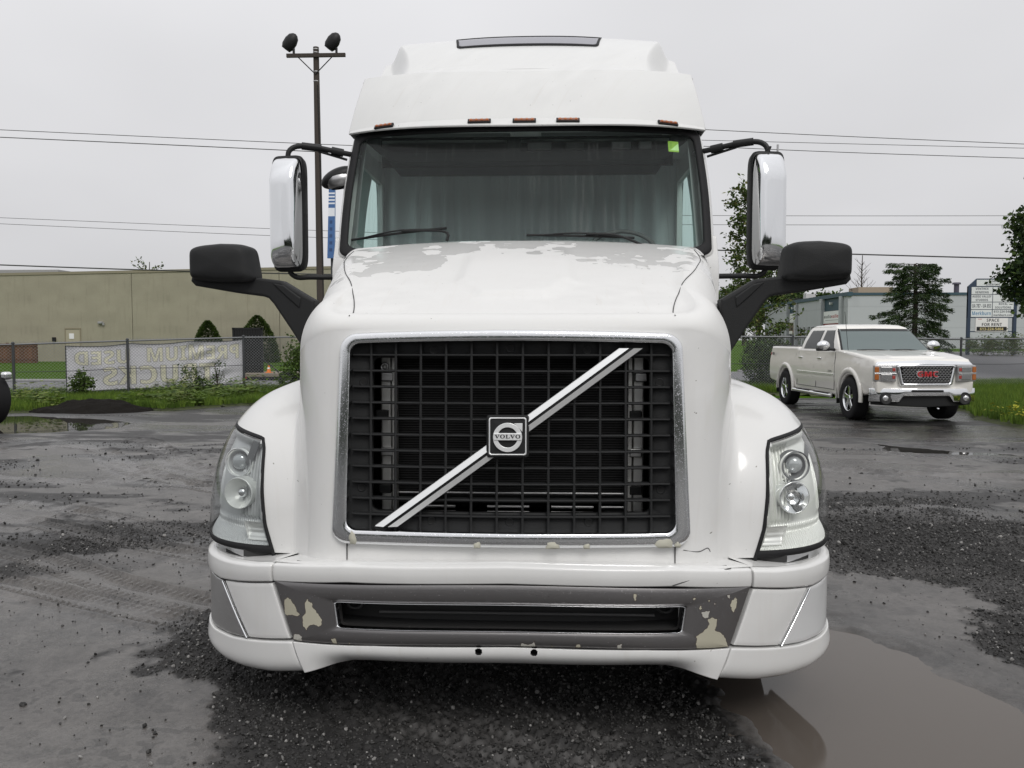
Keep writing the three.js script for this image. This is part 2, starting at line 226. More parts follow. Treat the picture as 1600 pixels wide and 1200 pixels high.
// loose stones
{ const N = 78000, ico = new THREE.IcosahedronGeometry(1, 0); { const p = ico.attributes.position; const seen = {}; for (let i = 0; i < p.count; i++) { const k = [p.getX(i), p.getY(i), p.getZ(i)].map(v => v.toFixed(2)).join(); seen[k] ??= R(0.72, 1.15); p.setXYZ(i, p.getX(i) * seen[k], p.getY(i) * seen[k], p.getZ(i) * seen[k]); } ico.computeVertexNormals(); }
  const im = new THREE.InstancedMesh(ico, M({ c: 1, roughness: 0.5, specularIntensity: 0.7 }), N), m4 = new THREE.Matrix4(), q = new THREE.Quaternion(), e = new THREE.Euler(), col = new THREE.Color(); let n = 0, tries = 0;
  while (n < N && tries++ < N * 12) { const far = rnd() < 0.22; const x = far ? R(-7, 7) : R(-3.6, 4.1), z = far ? R(-9, -3) : R(-5.2, 0.5); const md = mudness(x, z); if (rnd() > (1 - md) ** 2 * (0.12 + 0.85 * gravelness(x, z)) + 0.011) continue; const [d] = puddleD(x, z); if (d > -0.06) continue;
    const s = (0.003 + 0.006 * rnd() ** 3 + (rnd() < 0.02 ? 0.009 * rnd() : 0)) * (far ? 1.7 : 1); e.set(R(0, 6), R(0, 6), R(0, 6)); q.setFromEuler(e); m4.compose(new THREE.Vector3(x, gh(x, z) + s * 0.35, z), q, new THREE.Vector3(s * R(0.8, 1.5), s * R(0.5, 0.9), s * R(0.8, 1.3))); im.setMatrixAt(n, m4); const v = rnd() < 0.07 ? R(0.12, 0.28) : R(0.012, 0.05); im.setColorAt(n, col.setRGB(v * 1.03, v, v * 0.96)); n++; }
  im.count = n; im.name = 'gravel'; scene.add(tag(im, 'loose dark gravel strewn over the yard', 'gravel', null, 'stuff')); }
// ---------------------------------------------------------------- land beyond the yard
function land(x, z) { const lotIn = ss(-20.5, -18.2, z) * ss(16.5, 13, x) * ss(-18.5, -15, x); let h = 0.8 * ss(-30, -38, z) * ss(2, 12, x) + 0.02 * (fbm(x * 0.2, z * 0.2, 2) - 0.5); return h - 0.16 * Math.max(lotIn, ss(-10, -8.5, z) * ss(62, 60, Math.abs(x)) * ss(72, 70, z)); }
{ const lawnT = tex(1024, 1024, (i, j) => { const per = (f, o) => { const a = fbm(i * f, j * f + o, 3), b = fbm((i - 1024) * f, j * f + o, 3), t = i / 1024; const c = mix(a, b, t), d = mix(fbm(i * f, (j - 1024) * f + o, 3), fbm((i - 1024) * f, (j - 1024) * f + o, 3), t); return mix(c, d, j / 1024); }; const a = per(0.02, 3), b = rnd(); const v = 0.72 + 0.35 * (a - 0.5) + 0.35 * (b - 0.5); return [v * 0.36, v * 0.52, v * 0.07]; }); lawnT.repeat.set(0.25, 0.25);
  const lm = M({ c: 0.95, map: lawnT, roughness: 1, specularIntensity: 0.15, bumpMap: grit, bumpScale: 0.02 });
  const xs = [], zs = []; for (let x = -420; x <= 420; x += Math.abs(x) < 60 ? 2 : 20) xs.push(x); for (let z = 120; z >= -700; z -= z < -120 ? 40 : z > 20 ? 10 : 2) zs.push(z);
  const g = grid(xs.length - 1, zs.length - 1, (u, v) => { const x = xs[Math.round(u * (xs.length - 1))], z = zs[Math.round(v * (zs.length - 1))]; return [x, land(x, z) - 0.03, z]; }, { uv: (u, v, p) => [p[0], p[2]] });
  tag(mesh('lawn', g, lm), 'flat green lawn and land beyond the fence', 'lawn', null, 'structure');
  const near = [[-90, -14], [-30, -17], [-16, -18.6], [-9, -21.2], [0, -23.6], [8, -24.6], [16, -26], [40, -31], [120, -50]], farE = [[-90, -24], [-30, -26], [-16, -26.4], [-9, -27], [0, -29], [8, -32.5], [16, -38], [40, -52], [120, -95]];
  const N = 160, A = resample(near, N), B = resample(farE, N); const roadT = tex(512, 512, () => { const v = 0.85 + 0.25 * (rnd() - 0.5); return [v, v, v]; });
  const rg = grid(N, 12, (u, v) => { const i = Math.round(u * N); const x = mix(A[i][0], B[i][0], v), z = mix(A[i][1], B[i][1], v); return [x, land(x, z) * 0 + 0.012 + Math.max(0, land(x, z) - 0.01) * 1.0, z]; }, { uv: (u, v, p) => [p[0] / 3, p[2] / 3] });
  tag(mesh('road', rg, M({ c: [0.20, 0.2, 0.21], map: roadT, roughness: 0.75 })), 'grey road passing behind the chain link fence', 'road', null, 'structure');
  // kerb of the far side
  const kg = []; for (let i = 0; i < N; i++) { const a = B[i], b = B[i + 1]; if (Math.abs(a[0]) > 60) continue; const h = Math.max(0, land(a[0], a[1])); kg.push(bar([a[0], h + 0.03, a[1]], [b[0], h + 0.03, b[1]], 0.07, 4)); }
  tag(mesh('kerb', kg, M({ c: 0.25, roughness: 0.9 })), 'pale concrete kerb along the far side of the road', 'kerb', null, 'structure'); }
// verges: earth strips under the grass at the lot's edge
const vergeL = [[-16, -12.2], [-11.2, -13.6], [-10.0, -14.9], [-9.2, -15.2], [-8.2, -14.6], [-7.4, -15.6], [-6.6, -16.6], [-5, -18], [0, -20], [4, -20.5], [4, -24.0], [0, -23.4], [-9, -21], [-16, -18.4]];
const vergeR = [[8.55, -11.2], [8.45, -12.4], [8.6, -13.6], [9.1, -15], [9.0, -17.5], [8.9, -20], [5.2, -21], [4, -21.5], [4, -24.2], [9, -24.7], [16, -26], [24, -27.5], [24, -10], [12, -9.2], [9.6, -10]];
{ const earth = M({ c: [0.05, 0.06, 0.022], roughness: 0.95 });
  for (const [P, label] of [[vergeL, 'weedy grass verge along the left fence'], [vergeR, 'grass verge with yellow flowers right of the pickup']]) { const b = bb(P, 0.1); const g = grid(90, 90, (u, v) => { const x = mix(b[0], b[1], u), z = mix(b[3], b[2], v), d = sdPoly(P, x, z); return [x, Math.max(gh(x, z, false), 0) + 0.05 * ss(-0.1, 0.3, d) + 0.02 * fbm(x * 3, z * 3, 2) - 0.05 * ss(0.05, -0.1, d), z]; }, { skip: ([x, , z]) => sdPoly(P, x, z) < -0.1 }); tag(mesh('verge', g, earth), label, 'verge', null, 'structure'); } }
function tuftGeo(n, h, w, spread) { const P = [], I = []; for (let i = 0; i < n; i++) { const a = R(0, 6.28), l = R(0.3, 1) * spread, x = Math.cos(a) * l * 0.6, z = Math.sin(a) * l * 0.6, t = R(0, 6.28), hh = h * R(0.6, 1.2), bx = Math.cos(t) * w, bz = Math.sin(t) * w, lx = Math.cos(a) * R(0.2, 0.8) * h * 0.6, lz = Math.sin(a) * R(0.2, 0.8) * h * 0.6, k = P.length; P.push([x - bx, 0, z - bz], [x + bx, 0, z + bz], [x + bx * 0.7 + lx * 0.35, hh * 0.6, z + bz * 0.7 + lz * 0.35], [x - bx * 0.7 + lx * 0.35, hh * 0.6, z - bz * 0.7 + lz * 0.35], [x + lx, hh, z + lz]); I.push(k, k + 1, k + 2, k, k + 2, k + 3, k + 3, k + 2, k + 4); } return build(P, I); }
const leafMat = (c) => M({ c, roughness: 0.8, transmission: 0.25, thickness: 0, specularIntensity: 0.25 });
function scatter(name, label, cat, geo, mat, N, place, colors) { const im = new THREE.InstancedMesh(geo, mat, N), m4 = new THREE.Matrix4(), q = new THREE.Quaternion(), up = new THREE.Vector3(0, 1, 0), c = new THREE.Color(); let n = 0; for (let t = 0; t < N * 6 && n < N; t++) { const p = place(); if (!p) continue; q.setFromAxisAngle(up, R(0, 6.28)); const s = p[3] * R(0.7, 1.3); m4.compose(new THREE.Vector3(p[0], p[1], p[2]), q, new THREE.Vector3(s, s * R(0.8, 1.3), s)); im.setMatrixAt(n, m4); const k = R(0.7, 1.3), cc = colors[Math.floor(rnd() * colors.length)]; im.setColorAt(n, c.setRGB(cc[0] * k, cc[1] * k, cc[2] * k)); n++; } im.count = n; im.name = numbered(name); scene.add(tag(im, label, cat, null, 'stuff')); return im; }
{ const t1 = tuftGeo(14, 0.2, 0.006, 0.14), greens = [[0.10, 0.17, 0.025], [0.14, 0.21, 0.03], [0.075, 0.13, 0.02]];
  const inP = (P, h) => () => { const b = bb(P, 0); const x = R(Math.max(b[0], -15), Math.min(b[1], 22)), z = R(b[2], b[3]); if (sdPoly(P, x, z) < 0.02 * rnd()) return null; return [x, 0.04, z, h]; };
  scatter('grass', 'bright green grass and weeds at the foot of the left fence', 'grass', t1, leafMat(1), 15000, inP(vergeL, 0.75), greens);
  scatter('grass', 'green grass right of the pickup under the fence', 'grass', t1, leafMat(1), 26000, inP(vergeR, 0.8), greens);
  // broad-leaved weeds
  const wp = []; for (let i = 0; i < 26; i++) { const a = R(0, 6.28), r = R(0, 0.13), y = R(0.03, 0.3), l = R(0.025, 0.06), x = Math.cos(a) * r, z = Math.sin(a) * r; const g = new THREE.CircleGeometry(l, 5); g.scale(1, 0.6, 1); g.rotateX(R(-1.9, -0.9)); g.rotateY(R(0, 6.28)); g.translate(x, y, z); wp.push(g); }
  const wG = merge(wp); scatter('weeds', 'broad leaved weeds along the left fence', 'weeds', wG, leafMat(1), 480, () => { const x = R(-13, -6), z = R(-20, -14.5); const d = sdPoly(vergeL, x, z); if (d < 0.15 || fbm(x * 0.9, z * 0.9 + 7, 3) < 0.5) return null; return [x, 0.05, z, R(0.6, 1.3)]; }, [[0.11, 0.17, 0.03], [0.08, 0.13, 0.03], [0.16, 0.2, 0.05]]);
  const fl = []; for (let i = 0; i < 8; i++) { const g = new THREE.CircleGeometry(0.022, 6); g.rotateX(-1.1); g.rotateY(R(0, 6)); g.translate(R(-0.12, 0.12), R(0.1, 0.22), R(-0.12, 0.12)); fl.push(g); }
  scatter('wildflowers', 'small yellow wildflowers in the verge at the right edge', 'flowers', merge(fl), leafMat(1), 190, () => { const x = R(8.5, 11.5), z = R(-13.8, -10.5); return sdPoly(vergeR, x, z) < 0.1 ? null : [x, 0.06, z, 1]; }, [[0.34, 0.33, 0.03]]);
  // soil mound
  const mg = grid(60, 40, (u, v) => { const x = mix(-11.6, -7.9, u), z = mix(-13.4, -15.6, v), e = Math.max(0, 1 - (((x + 9.75) / 1.35) ** 2 + ((z + 14.5) / 0.9) ** 2)); return [x, -0.05 + 0.27 * Math.pow(e, 0.7) * (0.5 + 0.9 * fbm(x * 1.6 + 2, z * 1.6, 4)) + 0.13 * (fbm(x * 5, z * 5, 4) - 0.5) * (e > 0 ? 1 : 0), z]; });
  tag(mesh('soil_mound', mg, M({ c: [0.013, 0.0115, 0.010], roughness: 0.95, specularIntensity: 0.2, bumpMap: grit, bumpScale: 0.02 })), 'low mound of dark soil in front of the left fence', 'mound', null, 'structure'); }
// ---------------------------------------------------------------- the highway tractor
const dropSpots = []; { for (let i = 0; i < 1500; i++) dropSpots.push([rnd() * 512, rnd() * 512, 0.8 + 2.2 * rnd() ** 3]); }
function stampTile(w, spots, out) { for (const [x, y, r] of spots) for (let dy = -Math.ceil(r); dy <= r; dy++) for (let dx = -Math.ceil(r); dx <= r; dx++) { const q = (dx * dx + dy * dy) / (r * r); if (q < 1) { const o = ((Math.floor(y) + dy + w) % w) * w + (Math.floor(x) + dx + w) % w; out[o] = Math.max(out[o], Math.sqrt(1 - q)); } } }
const dropH = new Float32Array(512 * 512); stampTile(512, dropSpots, dropH);
const dropBump = tex(512, 512, (i, j) => { const v = dropH[j * 512 + i]; return [v, v, v]; }, { srgb: false, rx: 3.5, ry: 3.5 });
const speck = new Float32Array(1024 * 1024); stampTile(1024, Array.from({ length: 70 }, () => [rnd() * 1024, rnd() * 1024, 0.7 + 2 * rnd() ** 4]), speck);
const paintTex = tex(1024, 1024, (i, j) => {
  const s = speck[j * 1024 + i], a = fbm((i + 50) / 90, (j + 80) / 90, 4), wrap = Math.sin(i / 1024 * Math.PI) * Math.sin(j / 1024 * Math.PI);
  const st = ss(0.62, 0.8, fbm(i / 14, j / 200 + 50, 3)) * 0.014 * wrap;
  const v = 0.985 - 0.05 * (a - 0.5) * wrap - st - s * 0.55; return [v, v - 0.004 - st * 0.3, v - 0.012 - st * 0.6 - s * 0.03];
});
const MT = {
  white: M({ c: [0.695, 0.70, 0.70], roughness: 0.38, clearcoat: 0.7, clearcoatRoughness: 0.08, map: paintTex }),
  whiteIn: M({ c: 0.35, roughness: 0.8 }),
  roof: M({ c: [0.675, 0.685, 0.685], roughness: 0.42, clearcoat: 0.5, clearcoatRoughness: 0.15, map: paintTex }),
  chrome: M({ c: [0.78, 0.79, 0.8], metalness: 1, roughness: 0.14, bumpMap: dropBump, bumpScale: 0.00025 }),
  chromeClean: M({ c: [0.8, 0.81, 0.82], metalness: 1, roughness: 0.08 }),
  silver: M({ c: [0.80, 0.81, 0.81], metalness: 0.35, roughness: 0.35, clearcoat: 0.5 }),
  steel: M({ c: [0.5, 0.5, 0.5], metalness: 1, roughness: 0.35 }),
  black: M({ c: [0.013, 0.0135, 0.014], roughness: 0.5, specularIntensity: 0.6 }),
  grain: M({ c: [0.015, 0.0155, 0.016], roughness: 0.6, specularIntensity: 0.55, bumpMap: tex(256, 256, () => { const v = rnd(); return [v, v, v]; }, { srgb: false, rx: 3, ry: 3 }), bumpScale: 0.0006 }),
  rubber: M({ c: [0.014, 0.014, 0.015], roughness: 0.7, specularIntensity: 0.5 }),
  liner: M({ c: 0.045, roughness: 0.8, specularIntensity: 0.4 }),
  deep: M({ c: 0.022, roughness: 0.9, specularIntensity: 0.3 }),
  tyre: M({ c: [0.016, 0.016, 0.017], roughness: 0.85, specularIntensity: 0.4 }),
  seam: M({ c: 0.06, roughness: 0.8 }),
  amber: M({ c: [0.22, 0.05, 0.008], roughness: 0.3, clearcoat: 1 }),
};
const truck = thing('semi_truck', 'large white highway tractor truck facing the camera with black grille and peeling bumper', 'truck', undefined, [-0.012, 0, 0]);

// ---- hood and nose
const zf = (y) => -0.135 - 0.06 * (y - 0.77) / 0.8;
function hoodTop(x, z) {
  const t = cl((-0.2 - z) / 1.65, -0.1, 1.1); let y = 1.602 + 0.505 * (1.22 * t - 0.22 * t * t) - 0.055 * (x / 1.1) ** 2 * (0.35 + 0.65 * t);
  const ax = Math.abs(x); y += 0.020 * ss(0.285, 0.235, ax + Math.max(0, z + 0.80) * 0.5) * ss(-0.53, -0.585, z) * ss(-1.7, -1.1, z);
  return y;
}
function hoodPt(u, s) { // u -1..1 round the nose, s 0..1 wall, 1..2 rounded edge, 2..3 top
  const a = Math.abs(u), sg = u < 0 ? -1 : 1; let x, z, nx, nz, rin, rdn, sx = 0, sz, fr;
  if (a < 0.35) { const t = a / 0.35; x = 0.66 * t; z = -0.03 * t * t; nx = 0; nz = -1; rin = 0.1; rdn = 0.07; sz = -0.5 - 0.4 * t; fr = 1; }
  else if (a < 0.65) { const t = (a - 0.35) / 0.3, f = t * Math.PI / 2; x = 0.66 + 0.27 * Math.sin(f); z = -0.03 - 0.5 * (1 - Math.cos(f)); nx = -Math.sin(f); nz = -Math.cos(f); rin = mix(0.1, 0.2, ss(0, 1, t)); rdn = mix(0.07, 0.3, ss(0, 1, t)); sz = -0.9 - 0.4 * t; fr = 1; }
  else { const t = (a - 0.65) / 0.35; x = 0.93 + 0.2 * t; z = -0.53 - 1.42 * t; nx = -1; nz = 0; rin = mix(0.2, 0.13, t); rdn = mix(0.3, 0.2, t); sz = -1.3 - 0.65 * t; fr = 1 - t; }
  const yT = hoodTop(x + nx * rin, -0.135 + z + nz * rin - 0.1 * fr);
  let y, px = x, pz = z;
  if (s <= 1) y = mix(0.685, yT - rdn, s);
  else { const th = Math.min(1, s - 1) * Math.PI / 2; px = x + nx * rin * (1 - Math.cos(th)); pz = z + nz * rin * (1 - Math.cos(th)); y = yT - rdn + rdn * Math.sin(th); }
  let wz = pz + mix(-0.135, zf(Math.min(y, yT - rdn)), fr);
  if (s > 2) { const t = s - 2; px = mix(px, sx, t); wz = mix(wz, sz, t); y = hoodTop(px, wz); }
  return [sg * px, y, wz];
}
function hoodY(x, z) { const t = cl((-z - 0.665) / 1.42), xs = 0.93 + 0.2 * t, rin = mix(0.2, 0.13, t), rdn = mix(0.3, 0.2, t), q = cl((x - (xs - rin)) / rin, 0, 0.98); return q > 0 && z < -0.6 ? hoodTop(xs - rin, z) - rdn * (1 - Math.sqrt(1 - q * q)) : hoodTop(x, z); }
const inGrille = ([x, y]) => Math.abs(x) < 0.635 && y > 0.80 && y < 1.548;
const hoodUV = (p) => [p[0] * 0.9, p[1] * 0.9 + p[2] * 0.9];
const hood = group('hood', truck);
mesh('nose_panel', grid(220, 60, (u, v) => hoodPt(u * 2 - 1, v * 1.0001), { skip: ([x, y, z]) => inGrille([x, y]) && z > -0.5 }), MT.white, hood);
// the top carries rain: wet sheets (smooth) between beaded, drying patches (rough)
const wetTex = tex(1024, 1024, (i, j) => {
  const x = (i / 1024 - 0.5) * 2.4, t = j / 1024; // t 0 front .. 1 back
  const n = fbm(x * 3.2 + 30, t * 9 + 5, 5), n2 = fbm(x * 14, t * 4 + 60, 4), edge = 0.60 + 0.12 * Math.cos(x * 5) + (n - 0.5) * 0.5 + (n2 - 0.5) * 0.22;
  const wet = ss(edge - 0.012, edge + 0.012, t) * ss(0.95, 0.9, Math.abs(x) + (n - 0.5) * 0.4 - (t - 0.6) * 0.3);
  const hole = ss(0.60, 0.62, fbm(x * 6 + 9, t * 12 + 33, 4));
  const w = wet * (1 - hole); return [1, mix(0.5, 0.16, w), 0];
}, { srgb: false });
MT.hoodTop = M({ c: [0.695, 0.70, 0.70], roughness: 1, clearcoat: 0.11, clearcoatRoughness: 1, specularIntensity: 0.4, map: paintTex, roughnessMap: wetTex, clearcoatRoughnessMap: wetTex });
for (const t of [wetTex]) { t.channel = 0; t.wrapS = t.wrapT = THREE.ClampToEdgeWrapping; }
{ const m2 = paintTex.clone(); m2.repeat.set(2.2, 2.2); MT.hoodTop.map = m2; }
mesh('bonnet_top', grid(220, 60, (u, v) => { const s = 1 + v * 2; return hoodPt(u * 2 - 1, s); }, { uv: (u, v, p) => [p[0] / 2.4 + 0.5, cl((-0.2 - p[2]) / 1.75)] }), MT.hoodTop, hood);
const skin = []; for (let i = 60; i <= 420; i++) for (let j = 0; j <= 200; j++) skin.push(hoodPt(i / 420, 1 + j / 100));
const onSkin = ([x, z]) => { let b = null, m = 9; for (const p of skin) { const d = (p[0] - x) ** 2 + (p[2] - z) ** 2; if (d < m) { m = d; b = p; } } return [x, b[1] + 0.0022, z]; };
const seamPts = smoothLine([[0.635, -0.262], [0.642, -0.36], [0.675, -0.52], [0.75, -0.78], [0.84, -1.05], [0.92, -1.35], [0.975, -1.6], [0.985, -1.85]], 46).map(onSkin).map((p, i, a) => [p[0], i && i < a.length - 1 ? (a[i - 1][1] + p[1] + a[i + 1][1]) / 3 : p[1], p[2]]);
for (const sg of [-1, 1]) {
  const seam = seamPts.map(p => [sg * p[0], p[1], p[2]]);
  mesh('panel_seam', tube(seam, 0.0022, 120, 6), MT.seam, hood);
  mesh('panel_seam', box(0.004, 0.075, 0.01, sg * 0.628, 0.727, zf(0.73) - 0.028), MT.seam, hood);
}
// ---- grille
const G = (x, y, off) => [x, y, -0.115 - 0.055 * (y - 0.77) / 0.8 - 0.045 * (x / 0.66) ** 2 + off];
const bil = (c, [a, b]) => { const u = (a + 1) / 2, v = (b + 1) / 2; return [mix(mix(c[0][0], c[1][0], u), mix(c[3][0], c[2][0], u), v), mix(mix(c[0][1], c[1][1], u), mix(c[3][1], c[2][1], u), v)]; };
const arch = (pts, k) => pts.map(([x, y]) => [x, y + k * (1 - (x / 0.65) ** 2) * cl((y - 0.9) / 0.6)]);
const chromeBump = MT.chrome;
const gOut = arch(rr(0.10, 0.15, 16, 8).map(q => bil([[-0.69, 0.765], [0.69, 0.765], [0.655, 1.572], [-0.655, 1.572]], q)), 0.014);
const gIn = arch(rr(0.06, 0.10, 16, 8).map(q => bil([[-0.624, 0.824], [0.624, 0.824], [0.612, 1.53], [-0.612, 1.53]], q)), 0.012);
mesh('grille_surround', ring(G, gOut, gIn, [[-0.01, -0.05], [0, 0.0], [0.04, 0.012], [0.12, 0.019], [0.3, 0.0215], [0.5, 0.022], [0.7, 0.0215], [0.88, 0.0205], [0.95, 0.016], [1, 0.004], [1.0, -0.05]], (p) => [p[0], p[1]]), MT.chrome, truck);
for (const [x, y, w, h] of [[-0.6, 0.79, 0.016, 0.03], [-0.12, 0.772, 0.014, 0.02], [0.165, 0.775, 0.03, 0.016], [0.29, 0.773, 0.014, 0.014], [0.585, 0.778, 0.034, 0.026], [0.635, 0.776, 0.012, 0.012]]) {
  const o = []; for (let i = 0; i < 14; i++) { const a = i / 14 * 6.283, k = R(0.7, 1.15); o.push([x + Math.cos(a) * w * k, Math.max(0.767, y + Math.sin(a) * h * k)]); }
  mesh('chipped_patch', ring(G, o, o.map(() => [x, y]), [[0, 0.0135], [0.03, 0.0245], [1, 0.0245]]), M({ c: [0.42, 0.41, 0.34], roughness: 0.7 }), truck);
}
const bars = group('grille', truck);
const gy = (x) => 0; void gy;
for (let i = 0; i < 12; i++) { const x = (i - 5.5) * 0.0978; mesh('vertical_bar', grid(4, 24, (u, v) => { const k = [[-1, -0.03], [-1, 0], [-0.4, 0.003], [0.4, 0.003], [1, 0]][Math.round(u * 4)]; return G(x + k[0] * 0.0052, mix(0.825, 1.535, v), k[1] - 0.0135); }), MT.grain, bars); }
for (let i = 0; i < 11; i++) { const y = 1.183 + (i - 5) * 0.0612; mesh('horizontal_bar', grid(30, 5, (u, v) => { const k = [[1, -0.034], [1, -0.004], [0.5, 0.001], [-0.5, 0.001], [-1, -0.004], [-1, -0.034]][Math.round(v * 5)]; return G(mix(-0.61, 0.61, u), y + k[0] * 0.0048, k[1] - 0.012); }), MT.grain, bars); }
{ const pin = rr(0.05, 0.08, 16, 8).map(q => bil([[-0.538, 0.886], [0.538, 0.886], [0.536, 1.478], [-0.536, 1.478]], q));
  mesh('border_plate', ring(G, gIn, pin, [[0, -0.035], [1, -0.035], [1, -0.07]]), MT.grain, bars);
  for (const [x, y] of [[-0.295, 1.508], [0, 1.515], [0.295, 1.508], [-0.572, 1.385], [0.572, 1.385], [-0.577, 0.975], [0.577, 0.975], [-0.3, 0.855], [0, 0.855], [0.3, 0.855]]) { const p = G(x, y, -0.034); const g = new THREE.TorusGeometry(0.014, 0.003, 6, 18); g.translate(...p); const h = new THREE.CylinderGeometry(0.012, 0.012, 0.002, 16); h.rotateX(Math.PI / 2); h.translate(p[0], p[1], p[2] + 0.001); mesh('bolt', g, MT.black, bars); mesh('bolt', h, MT.deep, bars); } }
// ---- behind the grille: radiator, tanks, duct
{ const rad = group('radiator', truck);
  mesh('core', box(0.96, 0.62, 0.05, 0, 1.19, -0.42), MT.deep, rad);
  const fin = []; for (let i = 0; i < 60; i++) fin.push(box(0.95, 0.0022, 0.006, 0, 0.892 + i * 0.01, -0.392)); mesh('fins', fin, M({ c: 0.05, metalness: 0.6, roughness: 0.5 }), rad).userData.kind = 'stuff';
  for (const sg of [-1, 1]) { mesh('side_tank', box(0.045, 0.66, 0.06, sg * 0.505, 1.18, -0.36, 0.008), M({ c: [0.62, 0.62, 0.6], metalness: 0.9, roughness: 0.45 }), rad); mesh('side_rail', box(0.018, 0.66, 0.05, sg * 0.47, 1.18, -0.335, 0.004), M({ c: [0.5, 0.5, 0.48], metalness: 0.8, roughness: 0.5 }), rad);
    for (let k = 0; k < 4; k++) mesh('bracket', box(0.05, 0.035, 0.04, sg * R(0.49, 0.52), 0.95 + k * 0.15, -0.325, 0.006), k % 2 ? MT.steel : MT.black, rad); }
  const wsh = new THREE.TorusGeometry(0.013, 0.006, 8, 18); wsh.translate(-0.507, 1.44, -0.315); mesh('washer', wsh, MT.steel, rad);
  mesh('lower_tube', bar([-0.46, 0.925, -0.37], [0.46, 0.925, -0.37], 0.007), MT.steel, rad);
  for (const x of [-0.3, 0, 0.26, 0.45]) { mesh('cooler_tube', bar([x - 0.1, 0.872, -0.36], [x + 0.07, 0.872, -0.36], 0.006), MT.steel, rad); mesh('cooler_tube', bar([x - 0.1, 0.85, -0.36], [x + 0.07, 0.85, -0.36], 0.005), MT.steel, rad); }
  mesh('duct', grid(24, 1, (u, v) => { const q = [[-0.63, 0.8], [-0.63, 1.56], [0.63, 1.56], [0.63, 0.8], [-0.63, 0.8]]; const i = Math.min(3, Math.floor(u * 4)), t = u * 4 - i; return [mix(q[i][0], q[i + 1][0], t), mix(q[i][1], q[i + 1][1], t), mix(-0.34, -0.7, v)]; }), MT.deep, rad);
  mesh('duct_back', box(1.26, 0.8, 0.02, 0, 1.18, -0.7), MT.deep, rad);
}
// ---- diagonal strip and emblem
{ const A = [-0.470, 0.838], B = [0.458, 1.516], hx = 0.045; // cut level at both ends
  const Z = (x, y, o) => { const p = G(x, y, o + 0.004); return p; };
  const strip = (a0, a1, o0, o1) => grid(60, 1, (u, v) => { const k = mix(a0, a1, v); return Z(mix(A[0], B[0], u) + k * hx, mix(A[1], B[1], u) , mix(o0, o1, v)); });
  const s = group('diagonal_strip', truck);
  mesh('upper_facet', [strip(-1, -0.98, -0.012, 0.008), strip(-0.98, -0.2, 0.008, 0.018)], MT.silver, s);
  mesh('inlay', strip(-0.2, 0.2, 0.012, 0.012), MT.black, s);
  mesh('lower_facet', [strip(0.2, 0.98, 0.018, 0.006), strip(0.98, 1, 0.006, -0.012)], MT.silver, s);
  const e = group('emblem', truck, G(-0.006, 1.186, 0.018));
  e.rotation.x = -0.07;
  const sq = rr(0.12, 0.12, 4, 5);
  const pl = (x, y, o) => [x, y, o];
  const sc = (k) => sq.map(([a, b]) => [a * k, b * k]);
  mesh('plate', [ring(pl, sc(0.08), sc(0.001), [[0, -0.02], [0, 0.001], [0.06, 0.006], [1, 0.006]])], MT.black, e);
  mesh('plate_rim', ring(pl, sc(0.071), sc(0.0655), [[0, 0.004], [0.1, 0.0105], [0.9, 0.0105], [1, 0.004]]), MT.silver, e);
  const rg = new THREE.Shape(); rg.absarc(0, 0, 0.0535, 0, Math.PI * 2); const hole = new THREE.Path(); hole.absarc(0, 0, 0.039, 0, Math.PI * 2, true); rg.holes.push(hole);
  const rgG = new THREE.ExtrudeGeometry(rg, { depth: 0.006, bevelEnabled: true, bevelSize: 0.0012, bevelThickness: 0.0015, bevelSegments: 2, curveSegments: 40 }); rgG.translate(0, -0.004, 0.006); mesh('ring', rgG, MT.silver, e);
  const ar = extrude([[0.026, 0.0505], [0.056, 0.0505], [0.056, 0.0205], [0.047, 0.031], [0.037, 0.041]], 0.006, 0.001); ar.translate(-0.001, -0.002, 0.0065); mesh('arrow', ar, MT.silver, e);
  const bd = box(0.106, 0.027, 0.011, 0, -0.001, 0.0115, 0.002); mesh('band', bd, MT.silver, e);
  const tx = text('VOLVO', 0.0135, 0.0016, fontSerif, 0.096); tx.translate(0, 0, 0.0168); mesh('lettering', tx, MT.black, e);
}
// ---- fenders and headlights
const FX = 0.7, FA = 0.725, FY = 0.685, FB = 0.705, FM = 3.4, FN = 2.45, FQ = 3, FZ = -1.25, FC = 0.95;
const fLim = (y) => FX + FA * Math.pow(Math.max(0, 1 - Math.pow(cl((y - FY) / FB), FN)), 1 / FM);
function fz(x, y) { const g = Math.pow(cl((x - FX) / FA, 0, 2), FM) + Math.pow(cl((y - FY) / FB), FN); return FZ + FC * Math.pow(Math.max(0, 1 - g), 1 / FQ); }
function noseZ(x, y) { if (x <= 0.66) return zf(y) - 0.03; const s = (x - 0.66) / 0.27; if (s >= 1) return -9; return zf(Math.min(y, 1.35)) - 0.03 - 0.5 * (1 - Math.sqrt(1 - s * s)); }
function fzBlend(x, y) { const a = fz(x, y), b = noseZ(x, y) - 0.005, k = 0.1; const h = Math.max(0, k - Math.abs(a - b)) / k; return Math.max(a, b) + h * h * k * 0.25; }
const hlIn = [[0.972, 0.695], [1.004, 0.80], [1.022, 0.93], [1.030, 1.03], [1.036, 1.095], [1.062, 1.128]];
const xin = (y) => { for (let i = 1; i < hlIn.length; i++) if (y <= hlIn[i][1]) { const a = hlIn[i - 1], b = hlIn[i]; return mix(a[0], b[0], cl((y - a[1]) / (b[1] - a[1]))); } return hlIn[hlIn.length - 1][0]; };
const yTopHL = (u) => 1.118 + 0.05 * Math.pow(u, 0.8);
